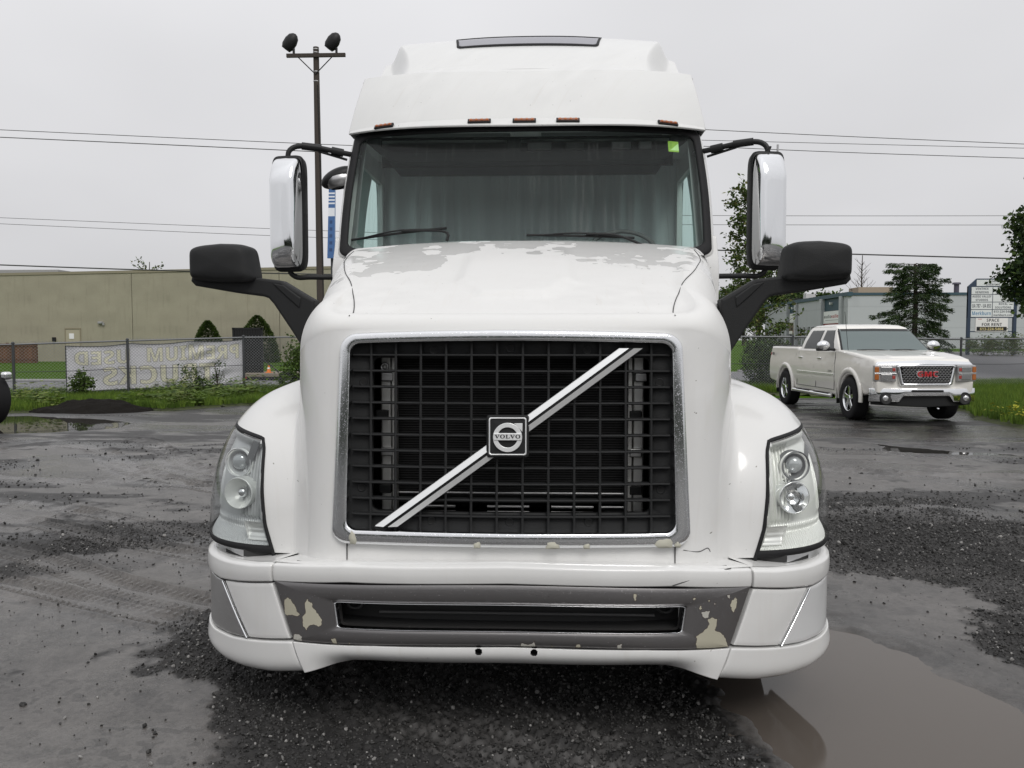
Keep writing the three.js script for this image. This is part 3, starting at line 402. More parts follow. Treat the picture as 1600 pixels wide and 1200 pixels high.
function hlPt(u, v, off = 0) { // lens surface; u inner 0 .. outer limb 1
  const y = 0.710 + (yTopHL(u) - 0.710) * v, x0 = xin(y), xl = fLim(y), x = mix(x0, xl - 0.002, Math.sin(u * Math.PI / 2) * 0.25 + u * 0.75);
  return [x, y, fz(x, y) + off];
}
const inHL = (x, y) => y > 0.70 && x > xin(y) + 0.003 && y < 1.124 + 0.05 * Math.pow(cl((x - 1.04) / 0.27), 0.8);
const wheelHole = ([x, y, z]) => Math.abs(x) > 0.95 && Math.hypot(y - 0.5, z + 1.25) < 0.56;
const fenderGeo = grid(90, 90, (u, v) => {
  const x = FX + FA * (1 - Math.pow(1 - u, 1.7)); const ym = FY + FB * Math.pow(Math.max(0, 1 - Math.pow((x - FX) / FA, FM)), 1 / FN);
  const y = mix(FY, ym, Math.sin(v * Math.PI / 2)); const z = v > 0.999 ? FZ : (u > 0.999 ? fz(x, y) : fzBlend(x, y)); return [x - 0.26 * Math.max(0, -0.85 - z) * ss(0.95, 1.2, x), y, z];
}, { skip: ([x, y, z]) => inHL(x, y) || wheelHole([x, y, z]) });
const fenderBack = grid(30, 40, (u, v) => { const x = FX + 0.1 + (FA - 0.1) * (1 - Math.pow(1 - u, 1.7)); const ym = FY + FB * Math.pow(Math.max(0, 1 - Math.pow((x - FX) / FA, FM)), 1 / FN); const y = mix(FY, ym, Math.sin(v * Math.PI / 2)); const zb = 2 * FZ - fz(x, y) * 0.98 - 0.02; return [x - 0.104 * ss(0.95, 1.2, x), y, zb]; }, { skip: wheelHole });
const lensClear = M({ c: [0.96, 0.97, 0.96], transmission: 1, thickness: 0, roughness: 0.06, ior: 1.49 });
const lensHazy = M({ c: [0.80, 0.82, 0.82], transmission: 1, thickness: 0, roughness: 0.07, ior: 1.49 });
const reflector = M({ c: [0.80, 0.81, 0.78], metalness: 0.3, roughness: 0.3 });
const reflDull = M({ c: [0.62, 0.63, 0.63], metalness: 0.2, roughness: 0.35 });
const grey = M({ c: [0.16, 0.165, 0.17], roughness: 0.4, metalness: 0.3 });
for (const sg of [-1, 1]) {
  const mx = (g) => sg < 0 ? mirrorX(g) : g;
  const F = mesh('fender', mx(merge([fenderGeo, fenderBack])), MT.white, truck);
  const H = group('headlight', truck);
  const rf = sg > 0 ? reflector : reflDull;
  // housing: ribbed at both sides, smooth between
  mesh('housing', mx(grid(230, 60, (u, v) => {
    const p = hlPt(mix(0.01, 0.985, u), v, 0); const dn = Math.min(u, 1 - u, v, 1 - v), d = 0.012 + 0.085 * ss(0, 0.12, dn);
    const rib = (ss(0.36, 0.26, u) * ss(0.98, 0.9, v) + ss(0.66, 0.74, u) * ss(0.9, 0.6, v)) * ss(0.2, 0.24, v); const low = ss(0.2, 0.16, v);
    const k = Math.abs(((p[0] * 62) % 1) - 0.5) * 2;
    p[2] -= d - rib * 0.022 * k - low * 0.012 * Math.abs(((p[0] * 95) % 1) - 0.5) * 2; p[0] -= 0.02 * ss(0.6, 1, u); return p;
  })), rf, H);
  const at = (x, y, o) => [x, y, fz(x, y) + o];
  const bowl = (x, y, r, d, m, name, turn = 0.35) => { const g = new THREE.LatheGeometry([[0.001, 0], [r * 0.4, d * 0.1], [r * 0.75, d * 0.42], [r, d], [r * 1.06, d * 1.0], [r * 1.08, d * 0.9], [r * 1.08, 0]].map(p => new THREE.Vector2(...p)), 36); g.rotateX(Math.PI / 2); g.rotateY(turn * 0.6); const q = at(x, y, -0.092); g.translate(...q); return mesh(name, mx(g), m, H); };
  bowl(1.14, 0.905, 0.062, 0.055, sg > 0 ? MT.chromeClean : reflector, 'low_beam_bowl');
  { const q = at(1.14, 0.905, -0.06); const g = new THREE.SphereGeometry(0.02, 20, 14); g.scale(1, 1, 0.8); g.translate(...q); mesh('bulb_shield', mx(g), MT.chromeClean, H); }
  bowl(1.165, 1.025, 0.058, 0.05, sg > 0 ? grey : reflDull, 'projector_cup');
  { const q = at(1.172, 1.028, -0.062); const g = new THREE.SphereGeometry(0.036, 28, 18, 0, Math.PI * 2, 0, Math.PI / 2); g.rotateX(Math.PI / 2); g.scale(1, 1, 0.7); g.translate(...q); mesh('projector_lens', mx(g), M({ c: [0.42, 0.44, 0.45], roughness: 0.08, clearcoat: 1, metalness: 0.3 }), H);
    const t = new THREE.TorusGeometry(0.058, 0.005, 8, 36); t.rotateY(0.2); t.translate(q[0] - 0.006, q[1] - 0.004, q[2] + 0.02); mesh('projector_rim', mx(t), reflector, H); }
  if (sg < 0) { mesh('shade_fin', mx(extrude([[-0.014, -0.05], [0.01, -0.055], [0.018, 0.045], [-0.008, 0.05]], 0.012, 0.002).rotateZ(0.45).translate(...at(1.105, 1.07, -0.055))), grey, H); }
  else { mesh('shade_fin', mx(extrude([[-0.006, -0.045], [0.006, -0.045], [0.01, 0.03], [-0.004, 0.045]], 0.01, 0.002).translate(...at(1.245, 1.06, -0.05))), grey, H); }
  // turn signal block in the lower inner corner
  mesh('turn_signal', mx(grid(24, 20, (u, v) => { const y = mix(0.727, 0.802, v), x = mix(xin(y) + 0.012, xin(y) + 0.105, u); const e = Math.min(u, 1 - u, v, 1 - v) < 0.04 ? 1 : 0; return [x, y, fz(x, y) - 0.022 + (e ? 0.004 : -0.012 * Math.sin(v * Math.PI) - 0.0012 * Math.sin(v * 22))]; })), M({ c: [0.86, 0.86, 0.84], roughness: 0.3, metalness: 0.5 }), H);
  mesh('lens', mx(grid(60, 40, (u, v) => { const p = hlPt(u, v, 0.006); return p; })), sg > 0 ? lensClear : lensHazy, H);
  // black seal: inner side and top; black base band
  const sealPts = []; for (let i = 0; i <= 20; i++) { const y = mix(0.665, 1.098, i / 20); sealPts.push([xin(Math.max(0.695, y)) - (y < 0.695 ? (0.695 - y) * 0.3 : 0), y]); } for (let i = 0; i <= 20; i++) { const u = i / 20, x = mix(1.052, 1.305, u); sealPts.push([x, 1.132 + 0.042 * Math.pow(u, 0.8)]); }
  const so = sealPts.map(([x, y], i) => { const a = sealPts[Math.max(0, i - 1)], b = sealPts[Math.min(sealPts.length - 1, i + 1)], dx = b[0] - a[0], dy = b[1] - a[1], l = Math.hypot(dx, dy); return [-dy / l, dx / l]; });
  mesh('seal', mx(grid(sealPts.length - 1, 6, (u, v) => { const i = Math.round(u * (sealPts.length - 1)), w = mix(0.0085, 0.0065, u) * mix(-1, 1, v), x = sealPts[i][0] + so[i][0] * w - so[i][0] * 0, y = sealPts[i][1] + so[i][1] * w; const xx = Math.min(x, fLim(y) - 0.001); return [xx, y, fz(xx, y) + 0.002 + 0.008 * Math.sin(v * Math.PI)]; })), MT.rubber, H);
  mesh('base_band', mx(grid(50, 6, (u, v) => { const y = mix(0.684 + 0.008 * u, 0.714, v), x = mix(0.968, FX + FA - 0.003, u); const p = [x, y, fz(x, Math.max(FY, y)) + 0.004 + 0.006 * Math.sin(v * Math.PI)]; return p; })), MT.rubber, H);
  void F;
}
// ---- bumper
const BC = (() => { const p = []; for (let i = 0; i <= 120; i++) { const x = 1.27 * i / 120; p.push([x, -0.45 * Math.pow(x / 1.27, 3.4)]); } const a0 = Math.atan2(-0.45 * 3.4 / 1.27, 1); let [x, z] = p[p.length - 1]; for (let i = 1; i <= 30; i++) { const a = mix(a0, -Math.PI / 2 - 0.02, i / 30); x += Math.cos(a) * 0.012; z += Math.sin(a) * 0.012; p.push([x, z]); } for (let i = 1; i <= 40; i++) p.push([x - 0.0022 * i, z - 0.012 * i]); const s = [0]; for (let i = 1; i < p.length; i++) s.push(s[i - 1] + Math.hypot(p[i][0] - p[i - 1][0], p[i][1] - p[i - 1][1])); return { p, s }; })();
const sx = (x) => { const i = cl(x / 1.27 * 120, 0, 120), k = Math.min(119, Math.floor(i)); return mix(BC.s[k], BC.s[k + 1], i - k); };
const SE = BC.s[BC.s.length - 1] - 0.01, S2 = sx(1.27) + 0.1;
function Bz(s, y, off) { const a = Math.min(Math.abs(s), BC.s[BC.s.length - 1] - 1e-4); let k = 1; while (BC.s[k] < a) k++; const t = (a - BC.s[k - 1]) / (BC.s[k] - BC.s[k - 1]), q = BC.p[k - 1], r = BC.p[k]; const dx = r[0] - q[0], dz = r[1] - q[1], l = Math.hypot(dx, dz); const sg = s < 0 ? -1 : 1; return [sg * (mix(q[0], r[0], t) - dz / l * off), y, mix(q[1], r[1], t) + dx / l * off]; }
const bump = group('bumper', truck);
const two = (a) => [...a.slice().reverse().map(([x, y]) => [-sx(x), y]), ...a.filter(q => q[0] > 0).map(([x, y]) => [sx(x), y])];
const oneS = (a) => a.map(([x, y]) => [x > 1.27 ? x : sx(x), y]);
mesh('upper_lip', panel(Bz, two([[0, 0.660], [0.6, 0.648], [0.914, 0.617]]), two([[0, 0.736], [0.61, 0.722], [0.914, 0.694]]), { nu: 120, nv: 14, off: (u, v) => 0.005 * Math.sin(Math.PI * Math.min(1, v * 1.05 + 0.05)) - 0.03 * ss(0.8, 1, v) ** 2, depth: 0.05 }), MT.white, bump);
// painted-metal centre with the intake slot; the film has peeled in places
const chips = [ // outlines in metres x, y
  [[-0.862, 0.556], [-0.845, 0.565], [-0.832, 0.560], [-0.826, 0.548], [-0.812, 0.535], [-0.805, 0.515], [-0.79, 0.508], [-0.803, 0.498], [-0.83, 0.50], [-0.848, 0.493], [-0.862, 0.497], [-0.864, 0.525]],
  [[-0.772, 0.555], [-0.76, 0.572], [-0.753, 0.562], [-0.742, 0.56], [-0.738, 0.54], [-0.715, 0.52], [-0.70, 0.50], [-0.703, 0.478], [-0.712, 0.47], [-0.735, 0.476], [-0.755, 0.468], [-0.768, 0.448], [-0.783, 0.468], [-0.782, 0.485], [-0.785, 0.50], [-0.77, 0.515]],
  [[-0.825, 0.405], [-0.822, 0.425], [-0.80, 0.43], [-0.788, 0.425], [-0.788, 0.40]], [[-0.665, 0.432], [-0.645, 0.432], [-0.638, 0.40], [-0.655, 0.40]], [[-0.60, 0.405], [-0.592, 0.425], [-0.585, 0.405]],
  [[0.04, 0.425], [0.05, 0.443], [0.07, 0.438], [0.085, 0.44], [0.098, 0.452], [0.10, 0.428]], [[0.155, 0.425], [0.16, 0.438], [0.168, 0.425]], [[0.245, 0.428], [0.25, 0.44], [0.262, 0.442], [0.27, 0.428]], [[0.40, 0.44], [0.415, 0.442], [0.415, 0.422], [0.40, 0.422]],
  [[0.456, 0.625], [0.468, 0.625], [0.468, 0.605], [0.46, 0.60]], [[0.675, 0.6], [0.685, 0.604], [0.69, 0.596], [0.68, 0.592]], [[0.71, 0.545], [0.73, 0.55], [0.745, 0.548], [0.74, 0.525], [0.725, 0.52], [0.715, 0.53]],
  [[0.735, 0.515], [0.755, 0.523], [0.775, 0.515], [0.772, 0.49], [0.765, 0.475], [0.79, 0.46], [0.81, 0.435], [0.822, 0.402], [0.72, 0.402], [0.695, 0.412], [0.69, 0.43], [0.695, 0.448], [0.688, 0.455], [0.71, 0.468], [0.735, 0.485], [0.742, 0.5]],
  [[0.83, 0.575], [0.845, 0.588], [0.855, 0.58], [0.852, 0.555], [0.842, 0.53], [0.832, 0.54], [0.825, 0.56]], [[0.812, 0.598], [0.822, 0.602], [0.825, 0.585], [0.815, 0.588]], [[0.702, 0.562], [0.708, 0.572], [0.714, 0.56], [0.706, 0.552]], [[0.735, 0.585], [0.742, 0.59], [0.745, 0.58]], [[0.76, 0.574], [0.768, 0.576], [0.764, 0.566]],
];
const px2 = (x) => (x + 1) * 1024, py2 = (y) => (0.70 - y) / 0.32 * 320;
const jag = (c) => { const o = []; c.forEach((p, i) => { const q = c[(i + 1) % c.length]; for (let k = 0; k < 4; k++) o.push([mix(p[0], q[0], k / 4) + (k ? R(-0.0022, 0.0022) : 0), mix(p[1], q[1], k / 4) + (k ? R(-0.0022, 0.0022) : 0)]); }); return o; };
const chipsJ = chips.map(jag);
const drawChips = (g, base, chip, rim, spots) => {
  g.fillStyle = base; g.fillRect(0, 0, 2048, 320);
  if (spots) for (let i = 0; i < 900; i++) { const y = rnd() ** 1.8 * 300, r = 0.5 + 1.3 * rnd() ** 2; g.fillStyle = spots; g.globalAlpha = R(0.25, 0.9); g.beginPath(); g.arc(rnd() * 2048, y, r, 0, 7); g.fill(); } g.globalAlpha = 1;
  chipsJ.forEach((c, n) => { g.beginPath(); c.forEach(([x, y], i) => i ? g.lineTo(px2(x), py2(y)) : g.moveTo(px2(x), py2(y))); g.closePath(); g.fillStyle = chip(n); g.fill(); if (rim) { g.lineWidth = 1.5; g.strokeStyle = rim; g.stroke(); } });
};
const chipMap = canvasTex(2048, 320, (g) => drawChips(g, 'rgb(128,126,126)', (n) => ['rgb(172,168,150)', 'rgb(178,174,156)', 'rgb(176,174,166)'][n % 3], 'rgba(60,50,45,0.8)', 'rgb(205,205,205)'));
const chipMR = canvasTex(2048, 320, (g) => drawChips(g, 'rgb(0,96,225)', () => 'rgb(0,190,0)', null, 'rgb(0,60,255)'), false);
MT.peel = M({ c: 1, metalness: 1, roughness: 1, map: chipMap, roughnessMap: chipMR, metalnessMap: chipMR, bumpMap: dropBump, bumpScale: 0.0002 });
const peelUV = (p) => [(p[0] + 1) / 2, 1 - (0.70 - p[1]) / 0.32];
{ const q = rr(0.04, 0.2, 30, 6), slope = (x) => 0.035 * (x / 0.9) ** 2;
  const outer = rr(0.0001, 0.0001, 30, 6).map(([a, b]) => { const v = (b + 1) / 2, hw = mix(0.828, 0.912, v), x = a * hw; return [sx(Math.abs(x)) * Math.sign(x), mix(0.430, 0.655, v) - slope(x)]; });
  const inner = q.map(([a, b]) => { const x = a * mix(0.642, 0.655, (b + 1) / 2); return [x, 0.534 + b * 0.05 - 0.010 * (x / 0.65) ** 2]; });
  mesh('centre_panel', ring(Bz, outer, inner, [[0, -0.03], [0, -0.004], [0.02, 0], [0.25, 0.003], [0.5, 0.004], [0.75, 0.003], [0.96, 0], [1, -0.006], [1, -0.05]], peelUV), MT.peel, bump);
  const slotO = rr(0.03, 0.18, 30, 6).map(([a, b]) => [a * mix(0.636, 0.649, (b + 1) / 2), 0.534 + b * 0.046 - 0.01 * (a * 0.65 / 0.65) ** 2]);
  const bead = inner.filter(() => true);
  mesh('slot_trim', ring(Bz, bead, slotO, [[-0.3, -0.004], [0, 0.005], [0.5, 0.006], [1, -0.002], [1, -0.02]]), MT.chromeClean, bump);
  mesh('slot_back', grid(40, 2, (u, v) => Bz(mix(-0.7, 0.7, u), mix(0.46, 0.62, v), -0.16)), MT.liner, bump);
  mesh('slot_floor', grid(40, 2, (u, v) => Bz(mix(-0.7, 0.7, u), 0.470, mix(-0.03, -0.16, v))), MT.liner, bump);
  for (const sg of [-1, 1]) { const t = new THREE.TorusGeometry(0.026, 0.007, 8, 24); t.scale(1.1, 0.9, 1); t.translate(sg * 0.585, 0.555, -0.1); mesh('tow_loop', t, MT.black, bump); }
  mesh('cross_tube', bar([-0.5, 0.505, -0.14], [0.55, 0.505, -0.14], 0.006), M({ c: 0.09, roughness: 0.6 }), bump);
}
mesh('lower_dam', panel(Bz, two([[0, 0.346], [0.52, 0.341], [0.60, 0.336], [0.66, 0.324], [0.776, 0.283]]), two([[0, 0.426], [0.5, 0.416], [0.826, 0.396]]), { nu: 460, nv: 40, off: (u, v) => 0.004 + 0.004 * Math.sin(v * Math.PI) - 0.055 * (1 - v) ** 2.6 * ss(0, 0.13, u) * ss(1, 0.87, u), depth: 0.05, skip: (p) => [-0.107, 0.096].some(x => Math.hypot(p[0] - x, p[1] - 0.409) < 0.0135), }), MT.white, bump);
for (const x of [-0.107, 0.096]) { const n = 28, at = (r, o) => (u) => { const a = u * Math.PI * 2, px = x + r * Math.cos(a), py = 0.409 + r * Math.sin(a); return Bz(px, py, o); }; mesh('tow_hole', grid(n, 2, (u, v) => [at(0.0155, 0.003), at(0.0155, -0.07), at(0.0001, -0.07)][Math.round(v * 2)](u)), MT.deep, bump); }
for (const sg of [-1, 1]) {
  const mx = (g) => sg < 0 ? mirrorX(g) : g;
  mesh('corner_lip', mx(panel(Bz, oneS([[0.922, 0.613], [1.08, 0.580], [1.22, 0.552], [S2, 0.556], [SE, 0.566]]), oneS([[0.922, 0.690], [1.02, 0.672], [1.18, 0.653], [S2, 0.645], [SE, 0.645]]), { nu: 60, nv: 12, off: (u, v) => 0.005 * Math.sin(Math.PI * Math.min(1, v * 1.05 + 0.05)) - 0.03 * ss(0.8, 1, v) ** 2, depth: 0.05 })), MT.white, bump);
  mesh('fog_cover', mx(panel(Bz, oneS([[0.846, 0.402], [0.95, 0.380], [1.05, 0.360]]), oneS([[0.926, 0.606], [1.08, 0.574], [1.195, 0.550]]), { nu: 20, nv: 12, off: (u, v) => -0.004 + 0.004 * Math.sin(v * 3.14) * Math.sin(u * 3.14) })), MT.white, bump);
  mesh('end_cap', mx(panel(Bz, oneS([[1.062, 0.356], [1.18, 0.334], [1.27, 0.326], [SE, 0.335]]), oneS([[1.207, 0.546], [1.26, 0.544], [S2, 0.548], [SE, 0.56]]), { nu: 40, nv: 12, off: () => -0.004 })), sg < 0 ? M({ c: [0.55, 0.55, 0.55], metalness: 1, roughness: 0.3, bumpMap: dropBump, bumpScale: 0.0006 }) : M({ c: [0.62, 0.625, 0.625], roughness: 0.3, clearcoat: 0.8, clearcoatRoughness: 0.1 }), bump).userData.label = sg < 0 ? 'dark grey metallic end cap' : 'pale grey end cap';
  mesh('corner_trim', mx(tube([[1.204, 0.545], [1.16, 0.49], [1.11, 0.425], [1.056, 0.356]].map(([x, y]) => Bz(sx(x), y, 0.001)), 0.004, 20, 6)), MT.chromeClean, bump);
  mesh('corner_dam', mx(panel(Bz, oneS([[0.785, 0.280], [0.95, 0.243], [1.1, 0.218], [1.22, 0.205], [S2, 0.215], [SE, 0.235]]), oneS([[0.832, 0.395], [1.0, 0.362], [1.15, 0.332], [1.27, 0.318], [SE, 0.326]]), { nu: 60, nv: 14, off: (u, v) => 0.004 + 0.03 * (1 - v) * ss(0.2, 0.9, u) - 0.03 * (1 - v) ** 6, depth: 0.05 })), MT.white, bump);
  mesh('dark_gap_backing', mx(grid(40, 8, (u, v) => Bz(mix(sx(0.7), sx(1.26), u), mix(0.34, 0.66, v), -0.045))), MT.liner, bump);  // dark backing sheet stands in for shade behind the bumper seams
  mesh('corner_shelf', mx(grid(40, 6, (u, v) => { const s = mix(sx(0.93), SE - 0.02, u), p = Bz(s, 0, mix(-0.022, -0.22, v)); const q = [[0.922, 0.690], [1.02, 0.672], [1.18, 0.653], [1.27, 0.645], [3, 0.645]]; let k = 1; while (q[k][0] < Math.abs(p[0])) k++; p[1] = mix(q[k - 1][1], q[k][1], (Math.abs(p[0]) - q[k - 1][0]) / (q[k][0] - q[k - 1][0])) - 0.003 - 0.012 * v; return p; })), MT.white, bump);
  mesh('dark_gap_backing', mx(box(0.2, 0.03, 0.05, 1.0, 0.676, -0.36)), MT.liner, bump);  // dark box fills the notch below the headlight in place of shade
}
mesh('dark_gap_backing', grid(40, 2, (u, v) => Bz(mix(-0.85, 0.85, u), mix(0.62, 0.70, v), -0.04)), MT.liner, bump);  // dark strips here and below colour in the shade between bumper pieces
mesh('dark_gap_backing', grid(40, 2, (u, v) => Bz(mix(-0.8, 0.8, u), mix(0.35, 0.44, v), -0.04)), MT.liner, bump);
mesh('lip_shelf', grid(40, 2, (u, v) => { const p = Bz(mix(-0.95, 0.95, u), 0.70, mix(-0.01, -0.2, v)); p[1] = 0.722 - 0.03 * (p[0] / 0.9) ** 2 - 0.012 * v; return p; }), MT.white, bump);
mesh('crack', tube([[0.60, 0.652], [0.66, 0.668], [0.74, 0.684], [0.83, 0.698]].map(([x, y]) => Bz(sx(x), y, y > 0.68 ? -0.004 : 0.003)), 0.0022, 24, 5), MT.seam, bump);
for (const c of [[[0.46, 0.755], [0.475, 0.74], [0.51, 0.745], [0.55, 0.738], [0.60, 0.742]], [[0.47, 0.76], [0.47, 0.72], [0.485, 0.70]], [[0.66, 0.75], [0.72, 0.742], [0.76, 0.75], [0.77, 0.735]]]) mesh('crack', tube(c.map(([x, y]) => [x, y, noseZ(x, y) + 0.001]), 0.0016, 24, 5), MT.seam, hood);
// ---- windshield, cab front
const wz = (x, y) => -1.93 - 0.52 * (y - 2.1) - 0.22 * Math.pow(Math.abs(x / 1.12), 2.5);
const whw = (y, e) => (1.094 + 0.02 * Math.sin(cl((y - 2.1) / 0.8) * Math.PI) - 0.012 * cl((y - 2.1) / 0.8)) + e;
const W = (a, b, off = 0, e = 0) => { const y = mix(2.105 - e, 2.862 + e, (b + 1) / 2), x = a * whw(y, e); return [x, y, wz(x, y) + off]; };
const wOut = (e) => rr(0.09, 0.13, 18, 8).map(([a, b]) => { const p = W(a, b, 0, e); return [p[0] * (1 - 0.018 * cl((p[1] - 2.8) * 8) * (e > 0.06 ? 1 : 0)), Math.min(p[1] + 0.012 * (Math.abs(p[0]) / 1.1) ** 2 * cl((p[1] - 2.5) * 3), e > 0.06 ? 2.90 : 9)]; });
const WZ = (x, y, o) => [x, y, wz(x, y) + o];
const cab = group('cab', truck);
const glass = M({ c: [0.84, 0.925, 0.905], transmission: 0.985, thickness: 0, roughness: 1, ior: 1.5, specularIntensity: 0.25 });
{ const dr = tex(1024, 512, (i, j) => { const a = fbm(i / 5, j / 130 + 3, 3), b = fbm(i / 26 + 9, j / 300, 3), c = vn(i / 2.2, j / 5); const v = 0.03 + 0.25 * ss(0.5, 0.72, a) * ss(0.35, 0.65, b) + 0.12 * ss(0.86, 0.95, c); return [1, v, 0]; }, { srgb: false }); dr.repeat.set(0.43, 1); glass.roughnessMap = dr; }
mesh('windshield', ring(WZ, wOut(0.012), wOut(0.012).map(([x, y]) => [x * 0.001, 2.48 + (y - 2.48) * 0.001]), [[0, -0.004], [0.1, -0.004], [0.25, -0.004], [0.5, -0.004], [0.75, -0.004], [1, -0.004]]), glass, cab);
mesh('windshield_gasket', ring(WZ, wOut(0.056), wOut(0), [[0, -0.02], [0.05, 0.006], [0.35, 0.014], [0.7, 0.012], [0.95, 0.004], [1, -0.015]]), MT.rubber, cab);
mesh('front_frame', ring(WZ, wOut(0.092), wOut(0.05), [[0, -0.8], [0.0, -0.25], [0.1, -0.1], [0.3, -0.04], [0.6, -0.01], [1, 0.0]]), MT.white, cab);
{ const sideShape = (x0) => extrude([[5.2, 0.85], [5.2, 3.4], [3.3, 3.3], [2.8, 2.9], [2.42, 2.1], [2.3, 1.9], [2.3, 0.85]], 0.04, 0, { holes: [[[2.62, 2.20], [2.86, 2.76], [3.52, 2.76], [3.52, 2.1]]] }).applyMatrix4(new THREE.Matrix4().set(0, 0, 1, x0, 0, 1, 0, 0, -1, 0, 0, 0, 0, 0, 0, 1));
  for (const sg of [-1, 1]) { mesh('side_wall', sideShape(sg * 1.165 - 0.02), MT.white, cab); const gl = extrude([[2.6, 2.18], [2.85, 2.78], [3.54, 2.78], [3.54, 2.08]], 0.006).applyMatrix4(new THREE.Matrix4().set(0, 0, 1, sg * 1.165 - 0.003, 0, 1, 0, 0, -1, 0, 0, 0, 0, 0, 0, 1)); mesh('door_window', gl, glass, cab); mesh('door_handle', box(0.03, 0.04, 0.16, sg * 1.2, 1.75, -3.2, 0.01), MT.black, cab);
    mesh('door_seam', tube([[2.5, 1.2], [2.5, 2.05], [2.85, 2.8], [3.45, 2.85], [3.45, 1.2]].map(([z, y]) => [sg * 1.187, y, -z]), 0.004, 40, 6), MT.seam, cab); }
  mesh('rear_wall', box(2.4, 2.6, 0.04, 0, 2.1, -5.2), MT.white, cab);
  mesh('cowl', grid(40, 4, (u, v) => { const x = mix(-1.08, 1.08, u); return [x, mix(2.05, 2.085, v) - 0.03 * (x / 1.1) ** 2, mix(-1.78, wz(x, 2.1) + 0.02, v)]; }), MT.black, cab);
  // the curved white corners below the windshield
  for (const sg of [-1, 1]) { const g = panel((x, y, o) => [x, y, wz(x, Math.max(y, 2.0)) + o - 0.012], [[0.9, 1.5], [1.15, 1.5], [1.19, 1.5]], [[1.11, 2.15], [1.16, 2.19], [1.192, 2.2]], { nu: 20, nv: 10, depth: 0.2 }); mesh('cab_corner', sg < 0 ? mirrorX(g) : g, MT.white, cab); }
  mesh('floor_pan', box(2.36, 0.06, 3.2, 0, 0.95, -3.6), MT.black, cab); mesh('firewall', box(1.8, 1.0, 0.05, 0, 1.45, -2.05), MT.black, cab);
}
// ---- cab interior
{ const inn = group('interior', truck);
  const fabric = M({ c: [0.78, 0.80, 0.81], roughness: 0.95 });
  mesh('sleeper_curtain', grid(300, 6, (u, v) => { const x = mix(-1.16, 1.16, u); const f = Math.sin(x * 46 + 1.3 * Math.sin(x * 9)) * 0.028 + 0.02 * Math.sin(x * 17 + 2) + 0.012 * vn(x * 40, v * 3); return [x, mix(1.0, 3.2, v), -3.62 + f * (1.15 - 0.3 * v)]; }), fabric, inn);
  mesh('headliner', box(2.24, 0.03, 1.2, 0, 2.93, -3.36), M({ c: 0.3, roughness: 0.95 }), inn);
  const con = M({ c: [0.010, 0.0105, 0.011], roughness: 0.8 });
  // overhead console: face with two open cubbies
  const face = extrude([[-1.12, 2.99], [-1.10, 2.90], [-0.93, 2.76], [-0.85, 2.745], [0.85, 2.745], [0.93, 2.76], [1.10, 2.90], [1.12, 2.99]], 0.03, 0.006, { holes: [[[-0.98, 2.84], [-0.90, 2.80], [-0.14, 2.80], [-0.12, 2.81], [-0.12, 2.895], [-0.98, 2.895]], [[-0.04, 2.80], [0.88, 2.80], [0.96, 2.83], [0.96, 2.895], [-0.04, 2.895]]] }); face.translate(0, 0, -2.66); mesh('overhead_console', face, con, inn);
  mesh('console_base', box(1.86, 0.03, 0.5, 0, 2.76, -2.9), con, inn); mesh('console_back', box(2.0, 0.26, 0.03, 0, 2.87, -2.8), MT.deep, inn);
  mesh('sun_visor', box(0.8, 0.012, 0.1, -0.5, 2.905, -2.57, 0.005), M({ c: 0.16, roughness: 0.9 }), inn); mesh('sun_visor', box(0.8, 0.012, 0.1, 0.5, 2.905, -2.57, 0.005), M({ c: 0.16, roughness: 0.9 }), inn);
  for (const [x, w, c] of [[0.09, 0.16, 0.12], [0.33, 0.12, 0.05], [0.64, 0.13, 0.16], [0.80, 0.08, 0.2]]) mesh('radio_unit', box(w, 0.05, 0.04, x, 2.85, -2.70, 0.005), M({ c, roughness: 0.5 }), inn);
  mesh('dashboard', box(2.2, 0.12, 0.55, 0, 2.02, -2.42, 0.04), M({ c: 0.05, roughness: 0.75 }), inn);
  mesh('instrument_hood', box(0.62, 0.1, 0.3, 0.62, 2.10, -2.52, 0.04), M({ c: 0.045, roughness: 0.75 }), inn);
  const sw = new THREE.TorusGeometry(0.235, 0.014, 10, 48); sw.rotateX(-0.75); sw.translate(0.66, 2.13, -2.72); mesh('steering_wheel', sw, M({ c: 0.14, roughness: 0.5 }), inn);
  for (const x of [-0.62, 0.66]) { mesh('seat', [box(0.54, 0.7, 0.16, x, 1.7, -3.38, 0.06), box(0.54, 0.16, 0.5, x, 1.5, -3.1, 0.06)], M({ c: 0.1, roughness: 0.95 }), inn); }
  for (const sg of [-1, 1]) mesh('pillar_trim', grid(6, 10, (u, v) => { const y = mix(2.1, 2.9, v), x0 = 1.06, a = u; const x = mix(x0, 1.15, a); return [sg * x, y, wz(x0, y) - 0.06 - a * 0.24]; }), M({ c: [0.42, 0.44, 0.43], roughness: 0.8 }), inn);
  mesh('paper_slip', box(0.2, 0.004, 0.12, -0.06, 2.085, -2.28), M({ c: [0.5, 0.5, 0.3], roughness: 0.9 }), inn);
  mesh('paper_slip', box(0.16, 0.045, 0.05, 0.02, 2.105, -2.24), M({ c: 0.7, roughness: 0.9 }), inn);
  const st = grid(2, 2, (u, v) => { const x = mix(0.915, 0.985, u), y = mix(2.745, 2.82, v); return [x, y, wz(x, y) - 0.009]; }, { uv: (u, v) => [u, v] });
  const stT = canvasTex(128, 128, (g) => { g.fillStyle = '#93b83a'; g.fillRect(0, 0, 128, 128); g.fillStyle = '#c7e89a'; g.beginPath(); g.moveTo(128, 20); g.lineTo(128, 110); g.lineTo(20, 110); g.fill(); g.fillStyle = '#5c8f18'; for (let i = 0; i < 5; i++) g.fillRect(14, 18 + i * 14, 40 - i * 4, 4); });
  mesh('window_sticker', st, M({ map: stT, roughness: 0.7 }), inn);
}
